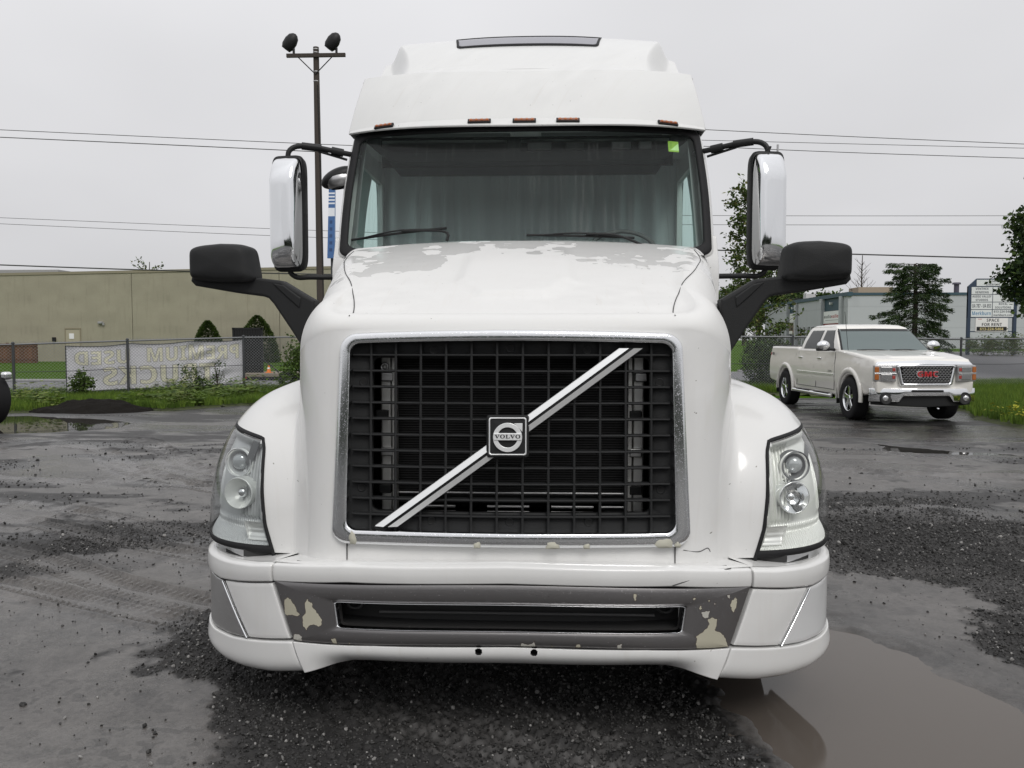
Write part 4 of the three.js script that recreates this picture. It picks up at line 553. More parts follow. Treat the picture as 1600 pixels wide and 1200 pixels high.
// ---- wipers
for (const [hub, elbow, a, b] of [[[-0.45, 2.13], [-0.44, 2.205], [-1.07, 2.165], [-0.46, 2.215]], [[0.72, 2.10], [0.38, 2.20], [0.02, 2.165], [0.66, 2.152]]]) {
  const w = group('wiper', truck); const P = ([x, y], o) => [x, y, wz(x, y) + o];
  mesh('wiper_arm', tube([P(hub, 0.03), P([mix(hub[0], elbow[0], 0.5), mix(hub[1], elbow[1], 0.6)], 0.045), P([mix(a[0], b[0], 0.55), mix(a[1], b[1], 0.55) + 0.012], 0.035)], 0.008, 20, 6), MT.black, w);
  mesh('wiper_blade', tube([P(a, 0.008), P([mix(a[0], b[0], 0.5), mix(a[1], b[1], 0.5)], 0.012), P(b, 0.008)], 0.0075, 20, 6), MT.black, w);
  mesh('blade_frame', tube([P([mix(a[0], b[0], 0.12), mix(a[1], b[1], 0.12)], 0.014), P([mix(a[0], b[0], 0.5), mix(a[1], b[1], 0.5) + 0.016], 0.026), P([mix(a[0], b[0], 0.88), mix(a[1], b[1], 0.88)], 0.014)], 0.005, 20, 6), MT.black, w);
}
// ---- roof fairing
{ const zv = (x, y) => -2.2 - 0.3 * (y - 2.85) / 0.4 - 0.25 * Math.pow(Math.abs(x / 1.1), 3);
  const rf = group('roof_fairing', truck), VZ = (x, y, o) => [x, y, zv(x, y) + o];
  const lipB = [], lipT = [], visT = []; for (let i = -10; i <= 10; i++) { const u = i / 10; lipB.push([1.175 * u, 2.873 + 0.038 * u * u]); lipT.push([1.176 * u, 2.922 + 0.006 * u * u]); visT.push([1.128 * u, 3.30 + 0.065 * u * u]); }
  mesh('visor_lip', panel(VZ, lipB, lipT.map(([x, y]) => [x, y + 0.004]), { nu: 80, nv: 6, off: (u, v) => 0.006 * (1 - v), depth: 0.012 }), MT.roof, rf);
  mesh('visor', panel(VZ, lipT, visT, { nu: 80, nv: 24, off: (u, v) => 0.02 * Math.sin(v * Math.PI), depth: 0.004, bevel: 0.0005 }), MT.roof, rf);
  // sides of the visor
  for (const sg of [-1, 1]) mesh('visor_side', grid(6, 20, (u, v) => { const y = mix(2.915, 3.365, v), x = mix(1.176, 1.128, v); return [sg * (x + 0.012 * Math.sin(u * 1.57)), y, zv(x, y) - 0.004 - u * 1.4]; }), MT.roof, rf);
  const hc = (z) => { const t = cl((-2.5 - z) / 1.1); return 3.255 + 0.645 * (1.5 * t - 0.5 * t * t) * 0.985; }, hs = (z) => { const t = cl((-2.6 - z) / 1.05); return 3.33 + 0.40 * t * t * (1.6 - 0.6 * t); }, wr = (z) => mix(0.80, 1.0, ss(-2.6, -3.7, z));
  const sec = (u, z) => { // half section, u 0 centre .. 1 outer lower edge
    const a = Math.abs(u), H = Math.max(hc(z), hs(z)), S = hs(z), w = wr(z); let x, y;
    if (a < 0.4) { x = w * a / 0.4; y = H - 0.03 * (x / w) ** 2; }
    else if (a < 0.7) { const t = (a - 0.4) / 0.3; x = w + 0.10 * t; const k = ss(0, 1, t); y = mix(H - 0.03, S + 0.01, k); }
    else if (a < 0.85) { const t = (a - 0.7) / 0.15; x = mix(w + 0.1, 1.135, t); y = S + 0.01 * (1 - t); }
    else { const t = (a - 0.85) / 0.15; x = 1.135 + 0.01 * Math.sin(t * Math.PI / 2); y = S - 0.45 * (1 - Math.cos(t * Math.PI / 2)); }
    return [Math.sign(u) * x, y, z];
  };
  const sag = (p) => { p[2] -= 0.25 * Math.pow(Math.abs(p[0]) / 1.13, 3) * ss(-4, -2.5, p[2]); return p; };
  mesh('raised_roof', grid(160, 60, (u, v) => sag(sec(u * 2 - 1, mix(-2.58, -5.2, Math.pow(v, 1.4))))), MT.roof, rf);
  const roofY = (x, z) => { const a = Math.abs(x), w = wr(z), H = Math.max(hc(z), hs(z)), S = hs(z); return a < w ? H - 0.03 * (a / w) ** 2 : a < w + 0.1 ? mix(H - 0.03, S + 0.01, ss(0, 1, (a - w) / 0.1)) : S; };
  mesh('roof_bridge', grid(100, 3, (u, v) => { const a = u * 2 - 1, x = 1.128 * a, y = 3.30 + 0.065 * a * a, A = [x, y - 0.006, zv(x, y) + 0.0022], z = -2.66, x2 = 1.125 * a, B = sag([x2, roofY(x2, z) + 0.004, z]); return A.map((c, i) => mix(c, B[i], v)); }), MT.roof, rf);
  mesh('roof_back', grid(40, 4, (u, v) => { const p = sec(u * 2 - 1, -5.2); return [p[0], mix(2.8, p[1], v), -5.2]; }), MT.roof, rf);
  // skylight near the top of the slope
  const SK = (x, y, o) => { const z = y; return [x, hc(z) - 0.03 * (x / wr(z)) ** 2 + o, z - 0.25 * Math.pow(Math.abs(x) / 1.13, 3)]; };
  const so = rr(0.06, 0.2, 12, 6).map(([a, b]) => [a * mix(0.505, 0.565, (b + 1) / 2), mix(-3.0, -3.52, (b + 1) / 2)]), si = so.map(([x, z]) => [x * 0.965, mix(z, -3.26, 0.10)]);
  mesh('skylight_gasket', ring(SK, so, si, [[0, -0.01], [0.1, 0.014], [0.9, 0.014], [1, 0.002]]), MT.rubber, rf);
  mesh('skylight', ring(SK, si, si.map(([x]) => [x, -3.26]), [[-0.05, 0.006], [0.5, 0.008], [1, 0.009]]), M({ c: [0.24, 0.24, 0.27], roughness: 0.35 }), rf);
  for (const x of [-0.905, -0.28, 0, 0.27, 0.905]) { const y = 2.902 + 0.02 * (x / 1.1) ** 2, m = group('marker_light', truck, [x, y, zv(x, y) + 0.012]); m.rotation.y = -Math.sign(x) * Math.atan(0.25 * 3 / 1.1 * Math.pow(Math.abs(x) / 1.1, 2)) * -1; m.rotation.order = 'YXZ'; m.rotation.x = -0.55;
    mesh('lamp_base', box(0.145, 0.03, 0.014, 0, 0, 0, 0.004), MT.black, m); mesh('amber_lens', box(0.128, 0.017, 0.014, 0, 0, 0.006, 0.005), MT.amber, m); for (let k = 0; k < 4; k++) mesh('lens_cell', box(0.014, 0.012, 0.006, -0.05 + k * 0.033, 0, 0.013, 0.002), M({ c: [0.42, 0.12, 0.02], roughness: 0.3 }), m); }
}
// ---- door mirrors
for (const sg of [-1, 1]) {
  const m = group('door_mirror', truck, [sg * 1.53, 2.36, -2.35]); m.rotation.y = sg * 0.16; 
  const sup = (a, e) => Math.sign(a) * Math.pow(Math.abs(a), e);
  const shell = grid(48, 28, (u, v) => { const a = u * Math.PI * 2, f = Math.min(1, v / 0.6) * 1.46; const r = Math.pow(Math.cos(f), 0.28) * (1 - cl((v - 0.6) / 0.4)); const cx = sup(Math.cos(a), 0.3) , cy = sup(Math.sin(a), 0.22); let x = cx * 0.104 * r, y = cy * 0.352 * r, z = 0.115 * Math.sin(f); z -= 0.03 * cl((x * sg + 0.01) / 0.1) * Math.sin(f); if (y > 0.2) { z -= (y - 0.2) * 0.25 * Math.sin(f); x *= 1 - (y - 0.2) * 0.35; } return [x, y, z]; });
  mesh('chrome_shell', shell, MT.chromeClean, m);
  mesh('bezel', grid(48, 6, (u, v) => { const a = u * Math.PI * 2, k = [[1, 0.0], [1.05, -0.004], [1.06, -0.03], [1.03, -0.07], [0.9, -0.085], [0.86, -0.07], [0.01, -0.07]][Math.round(v * 6)]; return [sup(Math.cos(a), 0.3) * 0.105 * k[0], sup(Math.sin(a), 0.22) * 0.352 * k[0], k[1]]; }), MT.black, m);
  const br = group('mirror_bracket', truck);
  mesh('upper_arm', tube([[sg * 1.53, 2.68, -2.38], [sg * 1.528, 2.76, -2.385], [sg * 1.49, 2.795, -2.40], [sg * 1.40, 2.80, -2.42], [sg * 1.2, 2.775, -2.5], [sg * 1.1, 2.765, -2.56]], 0.017, 30, 10), MT.black, br);
  mesh('arm_sleeve', bar([sg * 1.33, 2.795, -2.445], [sg * 1.45, 2.803, -2.41], 0.024, 12), MT.black, br); mesh('arm_sleeve', bar([sg * 1.2, 2.775, -2.5], [sg * 1.27, 2.785, -2.47], 0.026, 12), MT.black, br);
  mesh('brace', bar([sg * 1.35, 2.775, -2.44], [sg * 1.18, 2.735, -2.52], 0.008), MT.black, br);
  mesh('lower_arm', tube([[sg * 1.53, 2.03, -2.38], [sg * 1.528, 1.985, -2.385], [sg * 1.49, 1.955, -2.39], [sg * 1.4, 1.955, -2.4], [sg * 1.15, 1.955, -2.45]], 0.017, 30, 10), MT.black, br);
  if (sg > 0) { mesh('antenna_stub', bar([1.6, 2.7, -2.4], [1.6, 2.78, -2.4], 0.007), MT.steel, br); mesh('antenna_stub', bar([1.52, 2.70, -2.36], [1.545, 2.76, -2.36], 0.007), MT.black, br); }
}
{ const g = new THREE.SphereGeometry(1, 28, 18); g.scale(0.125, 0.062, 0.075); g.rotateZ(0.42); g.translate(-1.245, 2.625, -2.55); mesh('convex_mirror', g, MT.black, truck); const h = new THREE.SphereGeometry(1, 20, 12, 0, 6.29, 1.2, 1.2); h.scale(0.1, 0.066, 0.07); h.rotateZ(0.2); h.translate(-1.235, 2.605, -2.54); mesh('convex_mirror_glass', h, MT.steel, truck); }
// ---- hood mirrors
for (const sg of [-1, 1]) {
  const mx = (g) => sg < 0 ? mirrorX(g) : g, m = group('hood_mirror', truck);
  const arm = extrude([[0.93, 1.68], [0.955, 1.488], [1.02, 1.60], [1.10, 1.72], [1.125, 1.748], [1.155, 1.758], [1.28, 1.774], [1.465, 1.806], [1.478, 1.82], [1.475, 1.834], [1.19, 1.82], [1.075, 1.806], [0.972, 1.744], [0.93, 1.72]], 0.07, 0.012); arm.translate(0, 0, -0.86); mesh('arm', mx(arm), MT.grain, m);
  const rec = extrude([[0.985, 1.735], [1.06, 1.79], [1.10, 1.80], [1.04, 1.745], [0.99, 1.70]], 0.004, 0.006); rec.translate(0, 0, -0.782); mesh('arm_recess', mx(rec), MT.black, m);
  const foot = panel((x, y, o) => [x, y, -0.9 + (x - 0.93) * 0.3 + o], [[0.90, 1.45], [0.955, 1.49]], [[0.88, 1.7], [0.94, 1.72]], { nu: 4, nv: 4, depth: 0.02 }); mesh('foot', mx(foot), MT.grain, m);
  const hp = (a, k, z) => { const c = Math.cos(a), sn = Math.sin(a), sp = (q, e) => Math.sign(q) * Math.pow(Math.abs(q), e); let x = sp(c, 0.3) * 0.146, y = sp(sn, 0.3) * 0.085; const o = x / 0.146; y *= 1 - 0.12 * cl(o); x += 0.014 * (y / 0.085) * ss(0, -1, o); y += 0.007 * (1 - o * o) * (sn > 0 ? 1 : 0); return [1.338 + x * k, 1.893 + y * k, z]; };
  const kz = [[0.01, -0.878], [0.9, -0.878], [0.97, -0.87], [1, -0.855], [1, -0.80], [0.995, -0.775], [0.97, -0.75], [0.92, -0.73], [0.84, -0.716], [0.72, -0.709], [0.5, -0.705], [0.25, -0.703], [0.005, -0.7025]];
  mesh('mirror_shell', mx(grid(72, kz.length - 1, (u, v) => { const q = kz[Math.round(v * (kz.length - 1))]; return hp(u * 6.28319, q[0], q[1]); })), MT.grain, m);
}
// ---- wheels, frame, tanks
function truckWheel(name, parent, x, z, r, w, sg, rimMat) {
  const g = group(name, parent, [x, r, z]);
  const pr = [[r * 0.56, -0.46], [r * 0.7, -0.5], [r * 0.92, -0.5], [r * 0.985, -0.42], [r, -0.3], [r, 0.3], [r * 0.985, 0.42], [r * 0.92, 0.5], [r * 0.7, 0.5], [r * 0.56, 0.46]].map(([a, b]) => new THREE.Vector2(a, b * w));
  const t = new THREE.LatheGeometry(pr, 40); t.rotateZ(Math.PI / 2); mesh('tyre', t, MT.tyre, g);
  const rp = [[r * 0.56, 0.44], [r * 0.54, 0.3], [r * 0.46, 0.22], [r * 0.3, 0.34], [r * 0.18, 0.36], [r * 0.16, 0.46], [0.001, 0.47]].map(([a, b]) => new THREE.Vector2(a, b * w)); const rg = new THREE.LatheGeometry(rp, 36); rg.rotateZ(sg > 0 ? -Math.PI / 2 : Math.PI / 2); mesh('rim', rg, rimMat, g); return g;
}
for (const sg of [-1, 1]) { truckWheel('front_wheel', truck, sg * 1.04, -1.25, 0.5, 0.3, sg, MT.chromeClean); for (const z of [-6.2, -7.5]) truckWheel('drive_wheel', truck, sg * 0.93, z, 0.5, 0.6, sg, MT.chromeClean); mesh('fuel_tank', bar([sg * 0.95, 0.62, -3.0], [sg * 0.95, 0.62, -4.9], 0.31, 24), MT.chromeClean, truck); mesh('frame_rail', box(0.09, 0.28, 8, sg * 0.42, 0.72, -4.2), MT.black, truck); }
mesh('front_axle', box(1.7, 0.12, 0.14, 0, 0.5, -1.25, 0.03), MT.black, truck); mesh('oil_pan', box(0.6, 0.5, 1.4, 0, 0.75, -1.5, 0.05), MT.black, truck); mesh('engine_cover', box(1.5, 0.5, 1.0, 0, 0.95, -1.3, 0.05), MT.deep, truck);
// ---------------------------------------------------------------- fences
const galv = M({ c: [0.16, 0.165, 0.17], metalness: 0.5, roughness: 0.5 }), wireM = M({ c: [0.24, 0.25, 0.26], metalness: 0.4, roughness: 0.55 }), darkPost = M({ c: [0.055, 0.058, 0.062], metalness: 0.3, roughness: 0.6 });
function fence(label, pts, rail) { // pts [x, z, top]
  const f = thing('chain_link_fence', label, 'fence');
  for (let i = 0; i < pts.length; i++) { const [x, z, t] = pts[i]; mesh('post', [bar([x, -0.05, z], [x, t + 0.03, z], 0.034, 10), new THREE.SphereGeometry(0.042, 10, 6).translate(x, t + 0.03, z)], darkPost, f); }
  for (let i = 0; i < pts.length - 1; i++) {
    const [x0, z0, t0] = pts[i], [x1, z1, t1] = pts[i + 1]; mesh('top_rail', bar([x0, t0, z0], [x1, t1, z1], rail, 8), galv, f);
    mesh('mid_wire', tube([[x0, t0 * 0.52, z0], [mix(x0, x1, 0.5), (t0 + t1) * 0.253, mix(z0, z1, 0.5)], [x1, t1 * 0.52, z1]], 0.009, 10, 5), darkPost, f); mesh('bottom_wire', bar([x0, 0.09, z0], [x1, 0.09, z1], 0.006, 5), darkPost, f);
    const L = Math.hypot(x1 - x0, z1 - z0), p = 0.082, w = [], P = [], I = []; const dx = (x1 - x0) / L, dz = (z1 - z0) / L, H = (t0 + t1) / 2 + 0.04, r = 0.003;
    for (let s = -H; s < L; s += p) for (const k of [-1, 1]) { let a = s, b = s + H, ya = 0.06, yb = H + 0.0; if (k < 0) { ya = H; yb = 0.06; } // clip to the bay
      let ta = cl(-a / (b - a)), tb = cl((L - a) / (b - a)); if (ta >= tb) continue; const A = [a + (b - a) * ta, mix(ya, yb, ta)], B = [a + (b - a) * tb, mix(ya, yb, tb)]; const n = P.length, o = k * 0.003;
      const pt = (q, e, f2) => [x0 + dx * q[0] - dz * (o + f2), q[1] + e, z0 + dz * q[0] + dx * (o + f2)]; P.push(pt(A, r * 1.4, 0), pt(A, -r * 1.4, 0), pt(B, r * 1.4, 0), pt(B, -r * 1.4, 0), pt(A, 0, r), pt(B, 0, r)); I.push(n, n + 2, n + 4, n + 4, n + 2, n + 5, n + 1, n + 4, n + 5, n + 1, n + 5, n + 3, n, n + 1, n + 3, n, n + 3, n + 2); void w; }
    mesh('mesh_wire', build(P, I), wireM, f).userData.kind = 'stuff';
  } return f;
}
fence('grey chain link fence behind the weeds on the left, carrying the banner', [[-20, -12.2, 1.32], [-15.4, -15.2, 1.38], [-13.02, -16.87, 1.42], [-10.87, -18.29, 1.51], [-8.28, -19.65, 1.6], [-5.2, -20.9, 1.62], [-1.6, -21.4, 1.62], [2.4, -21.6, 1.62]], 0.022);
fence('grey chain link fence behind the pickup on the right', [[4.6, -21.6, 1.63], [7.4, -21.7, 1.62], [10.0, -22.1, 1.58], [12.68, -22.54, 1.55], [15.4, -23.0, 1.57], [18.4, -23.5, 1.6], [21.4, -24, 1.6]], 0.026);
// banner on the street side of the left fence, print reading from the other side
{ const A = [-12.1, -17.55], B = [-10.85, -18.37], C = [-8.33, -19.72]; const T = canvasTex(1024, 300, (g, w, h) => { g.fillStyle = '#d3d2d6'; g.fillRect(0, 0, w, h); g.fillStyle = '#bdbcc0'; for (let i = 0; i < 60; i++) { g.globalAlpha = 0.12; g.fillRect(rnd() * w, rnd() * h, 40 + rnd() * 160, 3 + rnd() * 20); } g.globalAlpha = 1; g.save(); g.translate(w, 0); g.scale(-1, 1); g.textBaseline = 'alphabetic'; g.textAlign = 'left'; g.font = 'bold 150px sans-serif'; const put = (s, x, y, ww, hh) => { const m = g.measureText(s).width; g.save(); g.translate(x, y); g.scale(ww / m, hh / 109); g.lineJoin = 'round'; g.lineWidth = 8; g.strokeStyle = '#93928e'; g.strokeText(s, 0, 0); g.fillStyle = '#dddac2'; g.fillText(s, 0, 0); g.restore(); }; put('PREMIUM', 14, 122, 570, 98); put('USED', 664, 126, 320, 92); put('TRUCKS', 172, 268, 660, 118); g.restore(); });
  const at = (u) => { const t = u * 4.36; return t < 1.5 ? [mix(A[0], B[0], t / 1.5), mix(A[1], B[1], t / 1.5)] : [mix(B[0], C[0], (t - 1.5) / 2.86), mix(B[1], C[1], (t - 1.5) / 2.86)]; };
  const P = (u, v, off = 0) => { const [x, z] = at(u); const sag = 0.05 * Math.abs(Math.sin(u * Math.PI * 2.9)) * v, top = mix(1.38, 1.555, u) - sag, bot = mix(0.20, 0.31, u); const fold = 0.028 * Math.sin((u * 1.4 - v * 0.9) * 22) * Math.exp(-(((u - 0.80 + (v - 0.5) * 0.16) / 0.09) ** 2)) + 0.012 * Math.sin(u * 34 + v * 5) * (v * v) + 0.02 * Math.sin((u + v * 0.4) * 19) * Math.exp(-(((u - 0.12) / 0.1) ** 2)); return [x + (fold - 0.05) * 0.5 + off * 0.45, mix(bot, top, v), z - 0.05 + fold + off]; };
  const b = thing('banner', 'grey white vinyl banner tied to the fence, its lettering showing reversed through the back', 'banner');
  mesh('cloth', grid(140, 30, (u, v) => P(u, v), { uv: (u, v) => [u, v] }), M({ map: T, roughness: 0.6 }), b);
  mesh('hem', tube(Array.from({ length: 20 }, (_, i) => P(i / 19, 0)), 0.012, 60, 5), darkPost, b); mesh('hem', tube(Array.from({ length: 8 }, (_, i) => P(0, i / 7)), 0.014, 20, 5), darkPost, b); mesh('hem', tube(Array.from({ length: 40 }, (_, i) => P(i / 39, 1)), 0.01, 120, 5), darkPost, b); }
// ---------------------------------------------------------------- light pole and wires
{ const wood = M({ c: [0.055, 0.045, 0.038], roughness: 0.9, bumpMap: tex(128, 256, (i, j) => { const v = fbm(i / 3, j / 50, 3); return [v, v, v]; }, { srgb: false, rx: 2, ry: 6 }), bumpScale: 0.01 });
  const p = thing('light_pole', 'tall dark wooden pole with two floodlights on a crossarm, rising behind the left mirror', 'light pole', undefined, [-8.4, 0, -28]);
  const lean = -0.05; mesh('pole', bar([0.02, 0, 0], [lean, 12.4, 0], 0.15, 14, 0.105), wood, p);
  mesh('crossarm', box(2.2, 0.13, 0.1, lean + 0.03, 12.06, 0.13), wood, p);
  for (const s of [-1, 1]) mesh('brace', bar([lean + s * 0.66, 12.02, 0.14], [lean, 11.38, 0.12], 0.02), MT.black, p);
  for (const y of [12.2, 12.32, 11.5, 11.15]) mesh('band', new THREE.CylinderGeometry(0.115, 0.115, 0.03, 14, 1, true).translate(lean, y, 0), M({ c: 0.5, metalness: 0.6, roughness: 0.4 }), p);
  for (const s of [-1, 1]) { const f = group('floodlight', p, [lean + s * 0.80, 12.12, 0.13]); f.rotation.y = -0.25; f.scale.setScalar(1.02); mesh('stem', bar([0, 0, 0], [0, 0.2, 0], 0.045), MT.black, f);
    const pr = [[0.02, -0.34], [0.17, -0.33], [0.24, -0.2], [0.25, 0.02], [0.2, 0.2], [0.1, 0.3], [0.001, 0.33]].map(q => new THREE.Vector2(...q)); const g = new THREE.LatheGeometry(pr, 24); g.scale(1, 1, 0.8); g.rotateZ(-0.69); g.translate(-0.12, 0.45, 0); mesh('housing', g, MT.black, f); mesh('lamp_glass', new THREE.CircleGeometry(0.2, 20).rotateX(Math.PI / 2).rotateZ(-0.69).translate(-0.12 - 0.205, 0.45 - 0.245, 0), M({ c: 0.3, roughness: 0.2 }), f); }
  mesh('conduit', tube([[0.12, 2, 0.06], [0.09, 7, 0.08], [0.02, 11, 0.1]], 0.02, 20, 5), MT.black, p);
}
{ const wm = M({ c: 0.045, roughness: 0.7 }); const wires = [
  [[-40, 14.3, -45], [-15.6, 12.98, -45], [-4, 12.4, -45], 0.02, 'thin power line high on the left, upper of the pair above the mirror'], [[-40, 13.86, -45], [-15.6, 12.55, -45], [-4, 11.9, -45], 0.026, 'thin power line high on the left, lower of the pair above the mirror'],
  [[-60, 11.8, -60], [-21.1, 10.03, -60], [-6, 9.4, -60], 0.018, 'thin grey power line above the beige roof, upper of the pair'], [[-60, 11.4, -60], [-21.1, 9.5, -60], [-6, 8.9, -60], 0.018, 'thin grey power line above the beige roof, lower of the pair'],
  [[-45, 6.15, -40], [-18.4, 5.12, -40], [-4, 4.8, -40], 0.035, 'thick black cable just above the beige roof line'],
  [[5, 13.7, -45], [16, 13.05, -45], [34, 12.1, -45], 0.02, 'thin power line at upper right, topmost of three'], [[5, 13.0, -45], [18, 12.55, -45], [34, 12.0, -45], 0.016, 'thin power line at upper right, middle of three'], [[5, 12.75, -45], [16, 12.15, -45], [34, 11.4, -45], 0.02, 'thin power line at upper right, lowest of three'],
  [[5, 10.9, -60], [20, 10.75, -60], [50, 10.6, -60], 0.018, 'thin line across the sky above the spruce, upper of the pair'], [[5, 10.2, -60], [20, 10.08, -60], [50, 9.9, -60], 0.018, 'thin line across the sky above the spruce, lower of the pair'],
  [[2, 6.35, -40], [15.4, 5.89, -40], [30, 5.42, -40], 0.035, 'thick black cable passing at the top of the spruce']];
  for (const [a, b, c, r, label] of wires) tag(mesh('power_line', tube([a, b, c], r, 40, 5), wm), label, 'power line'); }
// ---------------------------------------------------------------- beige building
{ const stain = tex(512, 512, (i, j) => { const a = fbm(i / 60, j / 60, 5), b = fbm(i / 7, j / 90 + 40, 3), n = rnd(); const v = 0.94 + 0.1 * (a - 0.5) - 0.035 * ss(0.55, 0.8, b) + 0.05 * (n - 0.5); return [v, v * 0.995, v * 0.985]; }); stain.repeat.set(0.1, 0.16);
  const wallM = M({ c: [0.37, 0.348, 0.268], map: stain, roughness: 0.9, bumpMap: grit, bumpScale: 0.01 });
  const b = thing('beige_building', 'long low beige concrete building across the road on the left', 'building', undefined, [0, 0, -54]);
  const seams = [-60, -49.8, -39.4, -28.95, -18.46, -8.0, 2.4]; for (let i = 0; i < seams.length - 1; i++) { const x0 = seams[i], x1 = seams[i + 1]; const top = (x) => 6.06 + (x + 38) * 0.017; const sh = extrude([[x0 + 0.03, -0.2], [x1 - 0.03, -0.2], [x1 - 0.03, top(x1)], [x0 + 0.03, top(x0)]], 0.3, 0.012); sh.translate(0, 0, -0.3); mesh('wall_panel', sh, wallM, b);
    mesh('cap_flashing', [0].map(() => { const g = extrude([[x0, top(x0) - 0.02], [x1, top(x1) - 0.02], [x1, top(x1) + 0.16], [x0, top(x0) + 0.16]], 0.42); g.translate(0, 0, -0.36); return g; }), M({ c: [0.24, 0.215, 0.15], roughness: 0.6 }), b); }
  mesh('wall_core', box(62.4, 6.2, 20, -28.8, 2.7, -10.4), M({ c: [0.1, 0.09, 0.07], roughness: 1 }), b); mesh('roof', box(62.6, 0.2, 20, -28.8, 5.8, -10.5), M({ c: 0.12, roughness: 1 }), b);
  const dr = group('door', b, [-33.25, 1.15, 0.015]); mesh('door_leaf', box(1.0, 2.15, 0.06, 0, 0, 0), M({ c: [0.36, 0.33, 0.24], roughness: 0.7 }), dr); mesh('door_frame', [box(0.07, 2.2, 0.09, -0.54, 0.03, 0), box(0.07, 2.2, 0.09, 0.54, 0.03, 0), box(1.15, 0.07, 0.09, 0, 1.16, 0)], M({ c: [0.25, 0.22, 0.15], roughness: 0.7 }), dr); mesh('notice', box(0.34, 0.38, 0.02, -0.08, 0.62, 0.045), M({ c: 0.75, roughness: 0.7 }), dr); mesh('handle', box(0.12, 0.05, 0.06, 0.38, -0.1, 0.05), MT.steel, dr);
  mesh('wall_light', [box(0.3, 0.16, 0.22, -31.2, 2.72, 0.12, 0.03), box(0.12, 0.2, 0.1, -31.0, 2.62, 0.1, 0.02)], M({ c: 0.3, roughness: 0.5 }), b); mesh('junction_box', box(0.24, 0.28, 0.12, -34.6, 1.55, 0.06), MT.black, b); mesh('wall_light', box(0.5, 0.22, 0.25, -20.7, 5.42, 0.12, 0.03), M({ c: 0.45, roughness: 0.6 }), b); mesh('rain_streak_pipe', box(0.03, 4.8, 0.02, -20.7, 2.9, 0.01), M({ c: [0.27, 0.245, 0.18], roughness: 0.9 }), b); mesh('roof_unit', box(6, 0.7, 4, -39, 6.35, -5), M({ c: [0.3, 0.3, 0.29], roughness: 0.8 }), b); }
{ const e = thing('board_enclosure', 'reddish brown wooden board enclosure in front of the beige building at the left edge', 'enclosure', undefined, [-36.4, 0, -49.8]); const wd = [0, 1, 2].map(k => M({ c: [0.10 + k * 0.018, 0.047 + k * 0.008, 0.022 + k * 0.004], roughness: 0.9 })); for (let i = 0; i < 22; i++) mesh('board', box(0.27, 1.27, 0.04, -3 + i * 0.285, 0.64, R(0, 0.02)), wd[i % 3], e); for (let i = 0; i < 8; i++) mesh('board', box(0.3, 1.6, 0.04, -3 + i * 0.31, 0.9, -1.2), wd[i % 3], e); for (const y of [0.25, 1.12]) mesh('rail', box(6.3, 0.09, 0.05, 0, y, 0.05), wd[0], e); for (const x of [-3, -1, 1.1, 3.05]) mesh('post', box(0.12, 1.32, 0.12, x, 0.66, -0.1), wd[1], e); }
